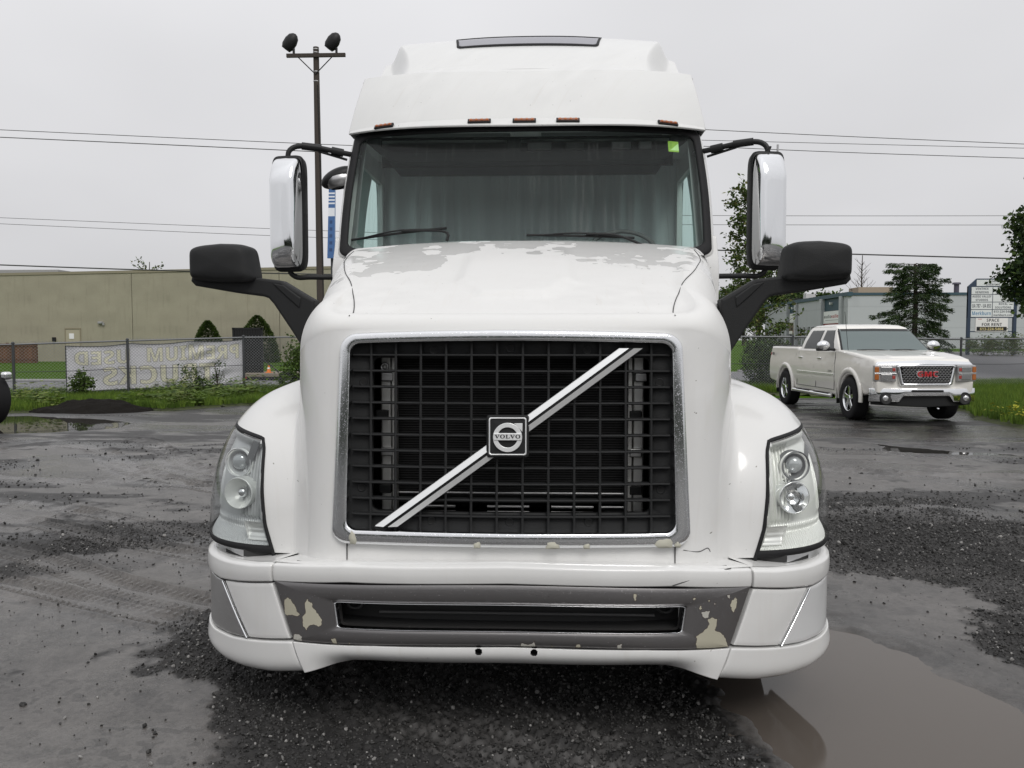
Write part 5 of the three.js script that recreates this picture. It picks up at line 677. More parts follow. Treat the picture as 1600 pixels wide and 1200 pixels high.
// ---------------------------------------------------------------- grey building on the right
{ const blk = tex(512, 512, (i, j) => { const a = fbm(i / 50, j / 50, 4), l = (j % 32 < 2 ? 0.06 : 0) + ((i + (Math.floor(j / 32) % 2) * 32) % 64 < 2 ? 0.04 : 0); const v = 0.96 + 0.06 * (a - 0.5) - l * 0.6; return [v, v, v]; }); blk.repeat.set(0.16, 0.16);
  const w = M({ c: [0.50, 0.515, 0.54], map: blk, roughness: 0.85 }), blue = M({ c: [0.035, 0.075, 0.10], roughness: 0.5 }), dark = M({ c: [0.025, 0.03, 0.035], roughness: 0.25, clearcoat: 0.6 });
  const b = thing('grey_building', 'pale grey block building with blue trim, window strips and shop signs behind the pickup', 'building', undefined, [25.25, 0.7, -67]);
  // side wall runs back along x = 0, front wall along z = 0; local y 0 = its ground
  const zs = [0, -1.0, -6.4, -13.6, -17.2, -26]; mesh('wall_panel', box(0.3, 4.5, 1.0, 0.15, 2.25, -0.5), w, b); mesh('wall_panel', box(0.3, 4.5, 7.0, 0.16, 2.25, -10.1), w, b); mesh('wall_panel', box(0.3, 4.5, 8.8, 0.16, 2.25, -21.7), w, b); void zs;
  mesh('entrance_band', box(0.2, 2.9, 5.4, 0.22, 3.05, -3.75), blue, b); mesh('entrance_band', box(0.2, 2.9, 3.4, 0.22, 3.05, -15.5), blue, b);
  for (const z of [-1.3, -6.3, -14.0, -17.0]) mesh('pilaster', box(0.5, 4.5, 0.45, 0.02, 2.25, z), w, b);
  for (const [z0, n] of [[-7.6, 5], [-18.6, 4]]) for (let k = 0; k < n; k++) { const f = group('window', b, [0.0, 1.15, z0 - k * 1.35]); mesh('pane', box(0.08, 1.7, 0.62, 0, 0, 0), dark, f); mesh('frame', [box(0.1, 0.06, 0.74, -0.0, 0.88, 0), box(0.1, 0.06, 0.74, 0, -0.88, 0)], w, f); }
  for (const z of [-3.7, -15.5]) { const d = group('entrance', b, [0.2, 0.8, z]); mesh('glass_door', box(0.06, 1.6, 1.6, -0.1, 0.05, 0), dark, d); for (const k of [-0.85, 0, 0.85]) mesh('door_frame', box(0.1, 1.7, 0.08, -0.12, 0.05, k), w, d); }
  mesh('front_wall', box(26, 4.5, 0.3, 13.3, 2.25, -0.15), w, b); mesh('roof_trim', box(0.42, 0.32, 26.4, 0.1, 4.62, -13), blue, b); mesh('roof_trim', box(26.6, 0.2, 0.42, 13.2, 4.62, -0.12), blue, b); mesh('roof', box(26, 0.2, 26, 13.3, 4.4, -13.3), M({ c: 0.1, roughness: 1 }), b); mesh('back_wall', box(26, 4.4, 0.2, 13.3, 2.2, -26.2), w, b); mesh('end_wall', box(0.2, 4.4, 26, 26.3, 2.2, -13.2), w, b);
  const sg = canvasTex(256, 160, (g) => { g.fillStyle = '#e9e9ea'; g.fillRect(0, 0, 256, 160); g.fillStyle = '#7d1418'; g.fillRect(0, 128, 256, 32); g.font = 'bold 46px sans-serif'; g.textAlign = 'center'; g.fillStyle = '#4b4b50'; g.fillText('audio', 62, 72, 116); g.fillStyle = '#a01c20'; g.fillText('valley', 182, 72, 130); g.fillStyle = '#888'; g.fillRect(30, 92, 190, 5); g.fillStyle = '#e8d5d5'; g.fillRect(30, 140, 190, 6); });
  const board = (name, z, y, h, l, m) => { const g = grid(1, 1, (u, v) => [-0.02, y + (v - 0.5) * h, z + (u - 0.5) * l], { uv: (u, v) => [u, v] }); const s = group(name, b); mesh('sign_box', box(0.12, h + 0.08, l + 0.08, 0.06, y, z), dark, s); mesh('sign_face', g, m, s); };
  board('shop_sign', -3.75, 2.65, 1.35, 4.4, M({ map: sg, roughness: 0.5 })); board('shop_sign', -15.5, 3.0, 0.9, 1.7, M({ c: 0.7, roughness: 0.6 }));
  const po = canvasTex(64, 96, (g) => { g.fillStyle = '#6e5f4c'; g.fillRect(0, 0, 64, 96); g.fillStyle = '#2b2622'; g.fillRect(20, 40, 20, 24); g.fillStyle = '#e2e0dc'; g.fillRect(0, 70, 40, 26); g.fillStyle = '#7b3a30'; g.fillRect(42, 66, 18, 20); }); board('shop_sign', -15.5, 1.95, 1.1, 1.9, M({ map: po, roughness: 0.6 }));
  for (const z of [-4.2, -15.5]) mesh('wall_lamp', box(0.3, 0.22, 0.3, 0.05, 4.0, z, 0.04), M({ c: 0.6, roughness: 0.4 }), b);
  mesh('vent_pipe', [bar([9.3, 4.5, -1], [9.3, 5.5, -1], 0.2, 12), bar([9.3, 5.45, -1], [9.3, 5.6, -1], 0.34, 12, 0.3)], M({ c: [0.07, 0.065, 0.09], roughness: 0.6 }), b); mesh('roof_unit', box(3.1, 1.0, 2.4, 4.9, 5.1, -8), M({ c: [0.33, 0.27, 0.2], roughness: 0.8 }), b); mesh('roof_unit', box(0.9, 0.7, 0.9, 1.2, 5.0, -14), M({ c: 0.5, roughness: 0.6 }), b); mesh('roof_unit', box(1.6, 0.45, 1.4, 1.0, 4.95, -19), MT.black, b); mesh('downpipe', bar([7.6, 0, 0.06], [7.6, 3.6, 0.06], 0.05), M({ c: 0.2, roughness: 0.6 }), b); }
// ---------------------------------------------------------------- directory sign
{ const s = thing('directory_sign', 'tall white business directory sign on dark blue posts with a space for rent board below', 'sign', undefined, [20.62, 0.8, -38]);
  const bl = M({ c: [0.03, 0.05, 0.085], roughness: 0.5 }), wh = M({ c: 0.7, roughness: 0.5 });
  mesh('post', box(0.14, 3.3, 0.14, -0.02, 1.65, 0), bl, s); mesh('post', box(0.14, 3.3, 0.14, 2.16, 1.65, 0), bl, s);
  mesh('header_frame', extrude([[-0.09, 3.3], [0.32, 3.68], [1.85, 3.68], [2.24, 3.3], [2.24, 1.78], [-0.09, 1.78]], 0.1).translate(0, 0, -0.06), bl, s);
  const lab = (w, h, lines, col = '#3c3f46') => M({ roughness: 0.5, map: canvasTex(256, Math.round(256 * h / w), (g, W_, H_) => { g.fillStyle = '#dfe3e0'; g.fillRect(0, 0, W_, H_); g.textAlign = 'center'; g.textBaseline = 'middle'; lines.forEach((t, i) => { g.font = `bold ${Math.round(H_ / (lines.length + 0.35))}px sans-serif`; g.fillStyle = col; g.fillText(t, W_ / 2, H_ * (i + 0.5) / lines.length, W_ * 0.92); }); }) });
  const bd = (x0, x1, y0, y1, lines, col, name = 'name_board') => { const w = x1 - x0, h = y1 - y0; mesh(name, grid(1, 1, (u, v) => [mix(x0, x1, u), mix(y0, y1, v), 0.052], { uv: (u, v) => [u, v] }), lab(w, h, lines, col), s); };
  bd(0.30, 1.86, 3.32, 3.62, ['1560', 'LIVERPOOL']); const L = [0.07, 1.06], Q = [1.09, 2.08];
  bd(...L, 2.93, 3.27, ['VENTREX', 'VENDING']); bd(...Q, 2.93, 3.27, ['CLEAR', 'LINE']); bd(...L, 2.56, 2.9, ['AUDIO VALLEY', 'STUDIOS']); bd(...Q, 2.56, 2.9, ['FINE', 'FIT']); bd(...L, 2.2, 2.53, ['UA 787 - UA 853']); bd(...Q, 2.2, 2.53, ['ROYAL', 'SOLUTIONS']); bd(...L, 1.83, 2.17, ['Merkburn'], '#5b86a8'); bd(...Q, 1.83, 2.17, ['613-224-5464', 'merkburn.com']);
  mesh('rent_board', grid(1, 1, (u, v) => [mix(0.3, 1.82, u), mix(1.13, 1.77, v), 0.07], { uv: (u, v) => [u, v] }), M({ roughness: 0.5, map: canvasTex(384, 162, (g) => { g.fillStyle = '#ecebe6'; g.fillRect(0, 0, 384, 162); g.textAlign = 'center'; g.textBaseline = 'middle'; g.fillStyle = '#16161a'; g.font = 'bold 52px sans-serif'; g.fillText('SPACE', 205, 26, 230); g.fillText('FOR RENT', 192, 78, 350); g.fillStyle = '#101010'; g.fillRect(12, 106, 360, 50); g.fillStyle = '#d9c98f'; g.font = 'bold 46px sans-serif'; g.fillText('613-224-5464', 192, 132, 350); g.fillStyle = '#a33'; g.fillRect(26, 8, 46, 7); }) }), s); mesh('rent_board_back', box(1.54, 0.66, 0.04, 1.06, 1.45, 0.045), wh, s); mesh('rail', box(2.3, 0.05, 0.06, 1.07, 1.12, 0), bl, s); }
// tall blue and white sign glimpsed behind the pole
{ const s = thing('street_sign', 'tall narrow blue and white sign seen edge-wise between the light pole and the windshield', 'sign', undefined, [-6.93, 0, -24]); mesh('post', bar([0.02, 0, -0.1], [0.02, 6.6, -0.1], 0.06), darkPost, s); const T = canvasTex(64, 512, (g) => { g.fillStyle = '#44699c'; g.fillRect(0, 0, 64, 512); g.fillStyle = '#e6e9ee'; for (let i = 0; i < 4; i++) { g.fillRect(0, 40 + i * 24, 64, 11); } g.fillRect(0, 150, 64, 60); g.fillStyle = '#2f4a75'; for (let i = 0; i < 5; i++) g.fillRect(18, 240 + i * 50, 26, 24); }); const f = extrude([[-0.1, 4.2], [0.14, 4.2], [0.18, 6.5], [-0.02, 6.5]], 0.1); mesh('sign_panel', f, M({ c: [0.2, 0.3, 0.5], roughness: 0.5 }), s); mesh('sign_face', grid(1, 1, (u, v) => [mix(mix(-0.1, 0.14, u), mix(-0.02, 0.18, u), v), mix(4.2, 6.5, v), 0.104], { uv: (u, v) => [u, v] }), M({ map: T, roughness: 0.5 }), s); }
// ---------------------------------------------------------------- trees and shrubs
const bark = M({ c: [0.045, 0.036, 0.028], roughness: 0.95 });
function leaves(n, place, size, cols, bend = 0.3) { const P = new Float32Array(n * 12), C = new Float32Array(n * 12), I = new Uint32Array(n * 6), a = new THREE.Vector3(), b = new THREE.Vector3(), d = new THREE.Vector3(); let k = 0;
  for (let i = 0; i < n; i++) { const [x, y, z, dx, dy, dz] = place(i); a.set(R(-1, 1), R(-0.6, 1), R(-1, 1)).normalize(); if (dx !== undefined) a.set(dx + R(-0.35, 0.35), dy + R(-0.35, 0.35), dz + R(-0.35, 0.35)).normalize(); d.set(R(-1, 1), R(-1, 1), R(-1, 1)); b.crossVectors(a, d).normalize(); const s = size[0] * R(0.6, 1.3), w = size[1] * R(0.6, 1.3); const c = cols[Math.floor(rnd() * cols.length)], q = R(0.65, 1.3);
    const pts = [[x, y, z], [x + a.x * s * 0.5 + b.x * w, y + a.y * s * 0.5 + b.y * w, z + a.z * s * 0.5 + b.z * w], [x + a.x * s, y + a.y * s - bend * s * 0.3, z + a.z * s], [x + a.x * s * 0.5 - b.x * w, y + a.y * s * 0.5 - b.y * w, z + a.z * s * 0.5 - b.z * w]];
    for (let v = 0; v < 4; v++) for (let t = 0; t < 3; t++) { P[k * 12 + v * 3 + t] = pts[v][t]; C[k * 12 + v * 3 + t] = c[t] * q; } I.set([0, 1, 2, 0, 2, 3].map(v => v + k * 4), k * 6); k++; }
  const g = new THREE.BufferGeometry(); g.setAttribute('position', new THREE.BufferAttribute(P, 3)); g.setAttribute('color', new THREE.BufferAttribute(C, 3)); g.setIndex(new THREE.BufferAttribute(I, 1)); g.computeVertexNormals(); return g; }
const leafVC = M({ c: 1, vertexColors: true, roughness: 0.7, transmission: 0.25, thickness: 0, specularIntensity: 0.3 });
const G1 = [[0.055, 0.095, 0.018], [0.07, 0.115, 0.022], [0.04, 0.07, 0.015], [0.085, 0.13, 0.03]], GD = [[0.03, 0.055, 0.018], [0.04, 0.07, 0.022], [0.022, 0.042, 0.015]], GY = [[0.10, 0.13, 0.03], [0.075, 0.10, 0.03], [0.12, 0.12, 0.035]];
function tree(name, label, cat, [x, y, z], branches, trunkPts, r0, leafN, size, cols, spread, group) { // branches: [from, to] lists; leaves cluster along the outer part
  const t = thing(name, label, cat, group, [x, y, z]); const tg = []; for (let i = 1; i < trunkPts.length; i++) tg.push(bar(trunkPts[i - 1], trunkPts[i], mix(r0, r0 * 0.25, (i - 1) / (trunkPts.length - 1)), 9, mix(r0, r0 * 0.25, i / (trunkPts.length - 1)))); mesh('trunk', tg, bark, t);
  const lg = branches.map(([a, b, r]) => bar(a, b, r ?? r0 * 0.3, 5, (r ?? r0 * 0.3) * 0.3)); if (lg.length) mesh('limbs', lg, bark, t);
  if (leafN) mesh('crown', leaves(leafN, () => { const [a, b, , wgt] = branches[Math.floor(rnd() * branches.length)]; void wgt; const u = Math.pow(rnd(), 0.6), e = spread * (0.4 + 0.6 * u); const g = () => (rnd() + rnd() + rnd() - 1.5) * 0.9; return [mix(a[0], b[0], u) + g() * e, mix(a[1], b[1], u) + g() * e * 0.8, mix(a[2], b[2], u) + g() * e]; }, size, cols), leafVC, t); return t; }
function radial(n, h0, h1, len, rise, jit = 0.3) { const o = []; for (let i = 0; i < n; i++) { const u = i / n, y = mix(h0, h1, u) + R(-0.1, 0.1), a = i * 2.4 + R(-jit, jit), l = len(u) * R(0.75, 1.15); o.push([[0, y, 0], [Math.cos(a) * l, y + rise(u) * l, Math.sin(a) * l]]); } return o; }
// sparse young tree behind the right mirror
{ const ln = (p) => [p[0] - 0.55 * Math.pow(Math.max(0, p[1]) / 6.4, 1.5) - 0.05, p[1], p[2]]; const B = radial(58, 0.9, 6.1, (u) => mix(1.5, 0.45, u), () => 0.6); const sub = []; for (const [a, b] of B) { sub.push([ln(a), ln(b), 0.014]); for (let k = 0; k < 2; k++) { const u = R(0.3, 0.9), p = a.map((c, i) => mix(c, b[i], u)); sub.push([ln(p), ln([p[0] + R(-0.45, 0.45), p[1] + R(-0.05, 0.45), p[2] + R(-0.4, 0.4)]), 0.007]); } }
  tree('young_tree', 'slender sparse young tree standing between the windshield and the right mirror', 'tree', [7.0, 0, -23.6], sub, [[0, 0, 0], ln([0, 2, 0]), ln([0, 4.2, 0]), ln([0, 6.2, 0])], 0.075, 5200, [0.13, 0.04], GY.concat(G1), 0.2); }
{ const t = thing('leafy_bush', 'dense dark green bush at the foot of the young tree, behind the right fence', 'bush', undefined, [7.0, 0, -22.9]); mesh('stems', Array.from({ length: 9 }, () => bar([R(-0.2, 0.2), 0, R(-0.2, 0.2)], [R(-0.6, 0.6), R(0.8, 1.6), R(-0.4, 0.4)], 0.015, 5)), bark, t); mesh('foliage', leaves(5200, () => { const a = R(0, 6.28), f = Math.acos(R(-1, 1)), r = Math.pow(rnd(), 0.4); return [Math.sin(f) * Math.cos(a) * r * 0.85, 0.85 + Math.cos(f) * r * 0.85, Math.sin(f) * Math.sin(a) * r * 0.6]; }, [0.09, 0.022], GD.concat(G1)), leafVC, t); }
// spruce by the pickup
{ const B = []; for (let i = 0; i < 74; i++) { const u = Math.pow(i / 74, 0.9), y = mix(0.75, 4.0, u), a = i * 2.4 + R(-0.35, 0.35); let l = mix(2.25, 0.95, Math.pow(u, 0.8)) * R(0.5, 1.1); if (u > 0.8) l = mix(1.1, 1.3, rnd()) * R(0.5, 1); B.push([[0, y, 0], [Math.cos(a) * l, y + (u > 0.8 ? 0.02 : mix(-0.34, 0.12, u)) * l, Math.sin(a) * l], 0.022]); }
  const t = thing('spruce_tree', 'dark ragged spruce with a flattened top rising behind the pickup cab', 'tree', undefined, [16.3, 0.9, -34]); mesh('trunk', [bar([0, 0, 0], [0.02, 2, 0], 0.13, 9, 0.1), bar([0.02, 2, 0], [-0.05, 3.95, 0], 0.1, 9, 0.04)], bark, t); mesh('limbs', B.map(([a, b, r]) => bar(a, b, r, 5, 0.006)), bark, t);
  mesh('crown', leaves(24000, () => { const [a, b] = B[Math.floor(rnd() * B.length)]; const u = mix(0.22, 1.04, Math.pow(rnd(), 0.7)), w = 0.34 * (1.1 - 0.55 * u); const dx = b[0] - a[0], dz = b[2] - a[2], l = Math.hypot(dx, dz), s = (rnd() - 0.5) * 2 * w; return [mix(a[0], b[0], u) - dz / l * s + R(-0.04, 0.04), mix(a[1], b[1], u) - Math.abs(s) * 0.3 - rnd() * 0.16 + 0.06, mix(a[2], b[2], u) + dx / l * s + R(-0.04, 0.04), dx / l * 0.6 - dz / l * s * 2, -0.25, dz / l * 0.6 + dx / l * s * 2]; }, [0.13, 0.016], [[0.028, 0.055, 0.016], [0.04, 0.075, 0.02], [0.02, 0.04, 0.014], [0.055, 0.09, 0.022]]), leafVC, t); }
// big maple cut by the right edge
{ const B = []; for (let i = 0; i < 120; i++) { const a = i * 2.4, y = R(1.9, 7.2), e = Math.sqrt(Math.max(0.1, 1 - ((y - 4.1) / 3.5) ** 2)) * 2.25 * R(0.6, 1.08); B.push([[0, y * 0.75, 0], [Math.cos(a) * e, y, Math.sin(a) * e], 0.04]); }
  const sub = []; for (const [a, b, r] of B) { sub.push([a, b, r]); } tree('maple_tree', 'big leafy maple cut off by the right edge, beside the directory sign', 'tree', [20.35, 0.65, -30.2], sub, [[0, 0, 0], [0, 2.4, 0], [0.1, 4.6, 0], [0, 6.6, 0]], 0.24, 30000, [0.21, 0.08], GD.concat(GD, G1), 0.4); }
// bare tree, far background trees
{ const br = []; for (let i = 0; i < 34; i++) { const y = mix(2.5, 7.0, i / 34), a = i * 2.4, l = mix(1.7, 0.5, i / 34) * R(0.6, 1.1); const e = [Math.cos(a) * l, y + l * 1.0, Math.sin(a) * l]; br.push([[0, y, 0], e, 0.03]); br.push([[e[0] * 0.5, y + l * 0.5, e[2] * 0.5], [e[0] * 0.6 + R(-0.4, 0.4), y + l * 1.1, e[2] * 0.6 + R(-0.4, 0.4)], 0.014]); } tree('bare_tree', 'thin leafless tree behind the grey building roof, right of the hood mirror', 'tree', [29.3, 0.7, -75], br.map(([a, b, r]) => [a.map(c => c * 1.12), b.map(c => c * 1.12), r]), [[0, 0, 0], [0, 4, 0], [0.05, 8.6, 0]], 0.13, 0, [0.1, 0.03], GD, 0.3); }
const far = [[24.5, -100, 8.2, 3.6, 'rounded dark green tree beyond the grey roof, under the hood mirror'], [29.5, -104, 8.6, 3.4, 'bushy tree beyond the grey roof, second from the mirror arm'], [34, -110, 9.0, 3.2, 'tree beyond the grey roof, just left of the bare tree'], [39, -112, 7.6, 3.2, 'low tree top beyond the grey roof, behind the tan roof unit'], [48, -112, 7.6, 3.4, 'low tree top beyond the grey roof, right of the spruce'], [17.5, -92, 6.5, 3.2, 'dark tree at the far end of the grey building'], [11.5, -80, 6.2, 3.0, 'far tree glimpsed through the young tree branches']];
for (const [x, z, h, r, label] of far) { const B = []; for (let i = 0; i < 30; i++) { const a = i * 2.4, y = R(0.35, 0.95) * h, e = r * Math.sqrt(Math.max(0.08, 1 - ((y / h - 0.6) / 0.42) ** 2)) * R(0.7, 1.05); B.push([[0, y * 0.8, 0], [Math.cos(a) * e, y, Math.sin(a) * e], 0.05]); } tree('background_tree', label, 'tree', [x, 0.7, z], B, [[0, 0, 0], [0, h * 0.5, 0], [0, h * 0.9, 0]], 0.22, 4200, [0.42, 0.15], G1.concat(GD), 0.8); }
{ const B = []; for (let i = 0; i < 26; i++) { const a = i * 2.4, y = R(5.6, 9.3), e = R(0.5, 1.9); B.push([[0, y - e * 0.7, 0], [Math.cos(a) * e, y, Math.sin(a) * e * 0.6], 0.03]); } tree('roofline_tree', 'small thin tree top showing above the beige building roof', 'tree', [-38.4, 0, -75.5], B, [[0, 0, 0], [0.1, 5, 0], [0.3, 9.0, 0]], 0.13, 420, [0.26, 0.09], G1.concat(GY), 0.3); }
// clipped conical shrubs
for (const [x, h, r, label] of [[-22.75, 2.75, 1.05, 'smaller clipped conical evergreen in front of the beige wall'], [-19.35, 3.1, 1.4, 'larger clipped conical evergreen in front of the beige wall, behind the black ramp']]) { const t = thing('conical_shrub', label, 'shrub', undefined, [x, 0, -52]); mesh('stem', bar([0, 0, 0], [0, h * 0.8, 0], 0.08, 6, 0.03), bark, t); mesh('foliage', leaves(7000, () => { const u = Math.pow(rnd(), 1.3), y = u * h, rr_ = r * Math.pow(1 - Math.pow(u, 1.9), 0.75) * (0.82 + 0.2 * rnd()) , a = R(0, 6.28), k = 0.93 + 0.1 * fbm(a * 2 + 9, y * 3, 2); return [Math.cos(a) * rr_ * k, y, Math.sin(a) * rr_ * k, Math.cos(a), 0.7, Math.sin(a)]; }, [0.16, 0.05], [[0.045, 0.075, 0.014], [0.06, 0.095, 0.018], [0.035, 0.06, 0.012]]), leafVC, t); }
function bushy(name, label, pos, h, r, n, size, cols) { const t = thing(name, label, 'bush', undefined, pos); mesh('stems', Array.from({ length: 8 }, () => bar([R(-0.1, 0.1), 0, R(-0.1, 0.1)], [R(-r, r) * 0.8, h * R(0.6, 1), R(-r, r) * 0.5], 0.01, 5, 0.004)), bark, t); const cs = Array.from({ length: 9 }, () => [R(-r, r) * 0.7, h * R(0.3, 0.92), R(-r, r) * 0.5, R(0.25, 0.5) * r]); mesh('foliage', leaves(n, () => { const c = cs[Math.floor(rnd() * 9)], g = () => (rnd() + rnd() + rnd() - 1.5) * 1.3; return [c[0] + g() * c[3], Math.max(0.03, c[1] + g() * c[3]), c[2] + g() * c[3]]; }, size, cols), leafVC, t); }
bushy('wild_bush', 'tall green wild bush against the fence just left of the white fender', [-6.35, 0, -19.4], 1.5, 0.75, 2600, [0.09, 0.028], G1); bushy('wild_bush', 'small dark weed bush at the foot of the banner, left of the middle post', [-11.5, 0, -17.2], 0.75, 0.32, 900, [0.08, 0.024], G1); bushy('wild_bush', 'tall spindly weeds growing in front of the banner at its right part', [-9.2, 0, -18.6], 0.8, 0.35, 420, [0.07, 0.02], GD.concat(G1)); bushy('wild_bush', 'small weed bush near the right post of the banner', [-8.75, 0, -19.0], 0.95, 0.2, 170, [0.07, 0.02], GD.concat(G1));
bushy('low_shrub', 'low green shrub under the directory sign, left one', [20.9, 0.75, -37.3], 0.75, 0.8, 1500, [0.1, 0.03], G1.concat(GY)); bushy('low_shrub', 'low green shrub under the directory sign, right one', [22.3, 0.75, -37.3], 0.8, 0.8, 1500, [0.1, 0.03], G1.concat(GY));
// ---------------------------------------------------------------- trailer with raised ramp, cone, wheel
{ const t = thing('utility_trailer', 'flat utility trailer with an upright black mesh ramp, behind the left fence', 'trailer', undefined, [-8.9, 0, -23.4]); mesh('deck', box(2.6, 0.12, 1.6, 0.75, 0.42, 0, 0.02), M({ c: [0.22, 0.19, 0.15], roughness: 0.9 }), t); mesh('deck_frame', box(2.7, 0.1, 1.7, 0.75, 0.31, 0), MT.black, t); const rg = group('ramp', t); for (let i = 0; i < 10; i++) mesh('ramp_slat', box(0.075, 1.45, 0.05, -0.9 + i * 0.085, 1.16, 0.3), MT.deep, rg); mesh('ramp_backing', box(0.86, 1.4, 0.03, -0.52, 1.15, 0.25), MT.black, rg); mesh('ramp_frame', [box(1.0, 0.06, 0.07, -0.52, 1.89, 0.3), box(0.06, 1.5, 0.07, -0.98, 1.15, 0.3), box(0.06, 1.5, 0.07, -0.06, 1.15, 0.3)], MT.black, rg); mesh('strut', bar([-0.05, 0.95, 0.4], [0.5, 0.5, 0.4], 0.025), MT.black, t); for (const z of [-0.8, 0.8]) { const w = new THREE.TorusGeometry(0.2, 0.09, 10, 24); w.translate(0.9, 0.29, z); mesh('wheel', w, MT.tyre, t); } mesh('tail_light', box(0.1, 0.06, 0.03, -0.42, 0.34, 0.87), M({ c: [0.3, 0.02, 0.02], roughness: 0.4 }), t);
  const c = thing('traffic_cone', 'small orange traffic cone standing on the trailer deck', 'cone', undefined, [-8.72, 0.48, -23.0]); const og = M({ c: [0.75, 0.2, 0.02], roughness: 0.6 }); mesh('cone_body', new THREE.CylinderGeometry(0.02, 0.075, 0.24, 16).translate(0, 0.13, 0), og, c); mesh('cone_base', box(0.2, 0.02, 0.2, 0, 0.01, 0, 0.005), og, c); mesh('cone_collar', new THREE.CylinderGeometry(0.041, 0.055, 0.05, 16).translate(0, 0.15, 0), M({ c: 0.7, roughness: 0.5 }), c); }
{ const w = thing('truck_wheel', 'black truck tyre with pale rim cut off by the left edge', 'wheel', undefined, [-9.86, -0.02, -11.2], -Math.PI / 2 - 0.25); const k = truckWheel('wheel', w, 0, 0, 0.52, 0.34, -1, M({ c: [0.55, 0.6, 0.57], metalness: 0.3, roughness: 0.35 })); void k; mesh('axle_stub', bar([0, 0.52, 0], [0.9, 0.52, 0], 0.08), MT.black, w); mesh('step_corner', box(0.16, 0.14, 0.14, -0.05, 0.93, -0.52, 0.05), MT.chrome, w); }

// trees standing behind the photographer, mirrored in the chrome
{ const t = mesh('treeline', leaves(26000, () => { const x = R(-60, 60), h = 5 + 5 * fbm(x * 0.12 + 3, 2, 3); return [x, h * Math.pow(rnd(), 0.7), 58 + R(-3, 3)]; }, [0.9, 0.4], GD), leafVC); tag(t, 'dark line of trees across the far side of the yard', 'trees', null, 'stuff'); }
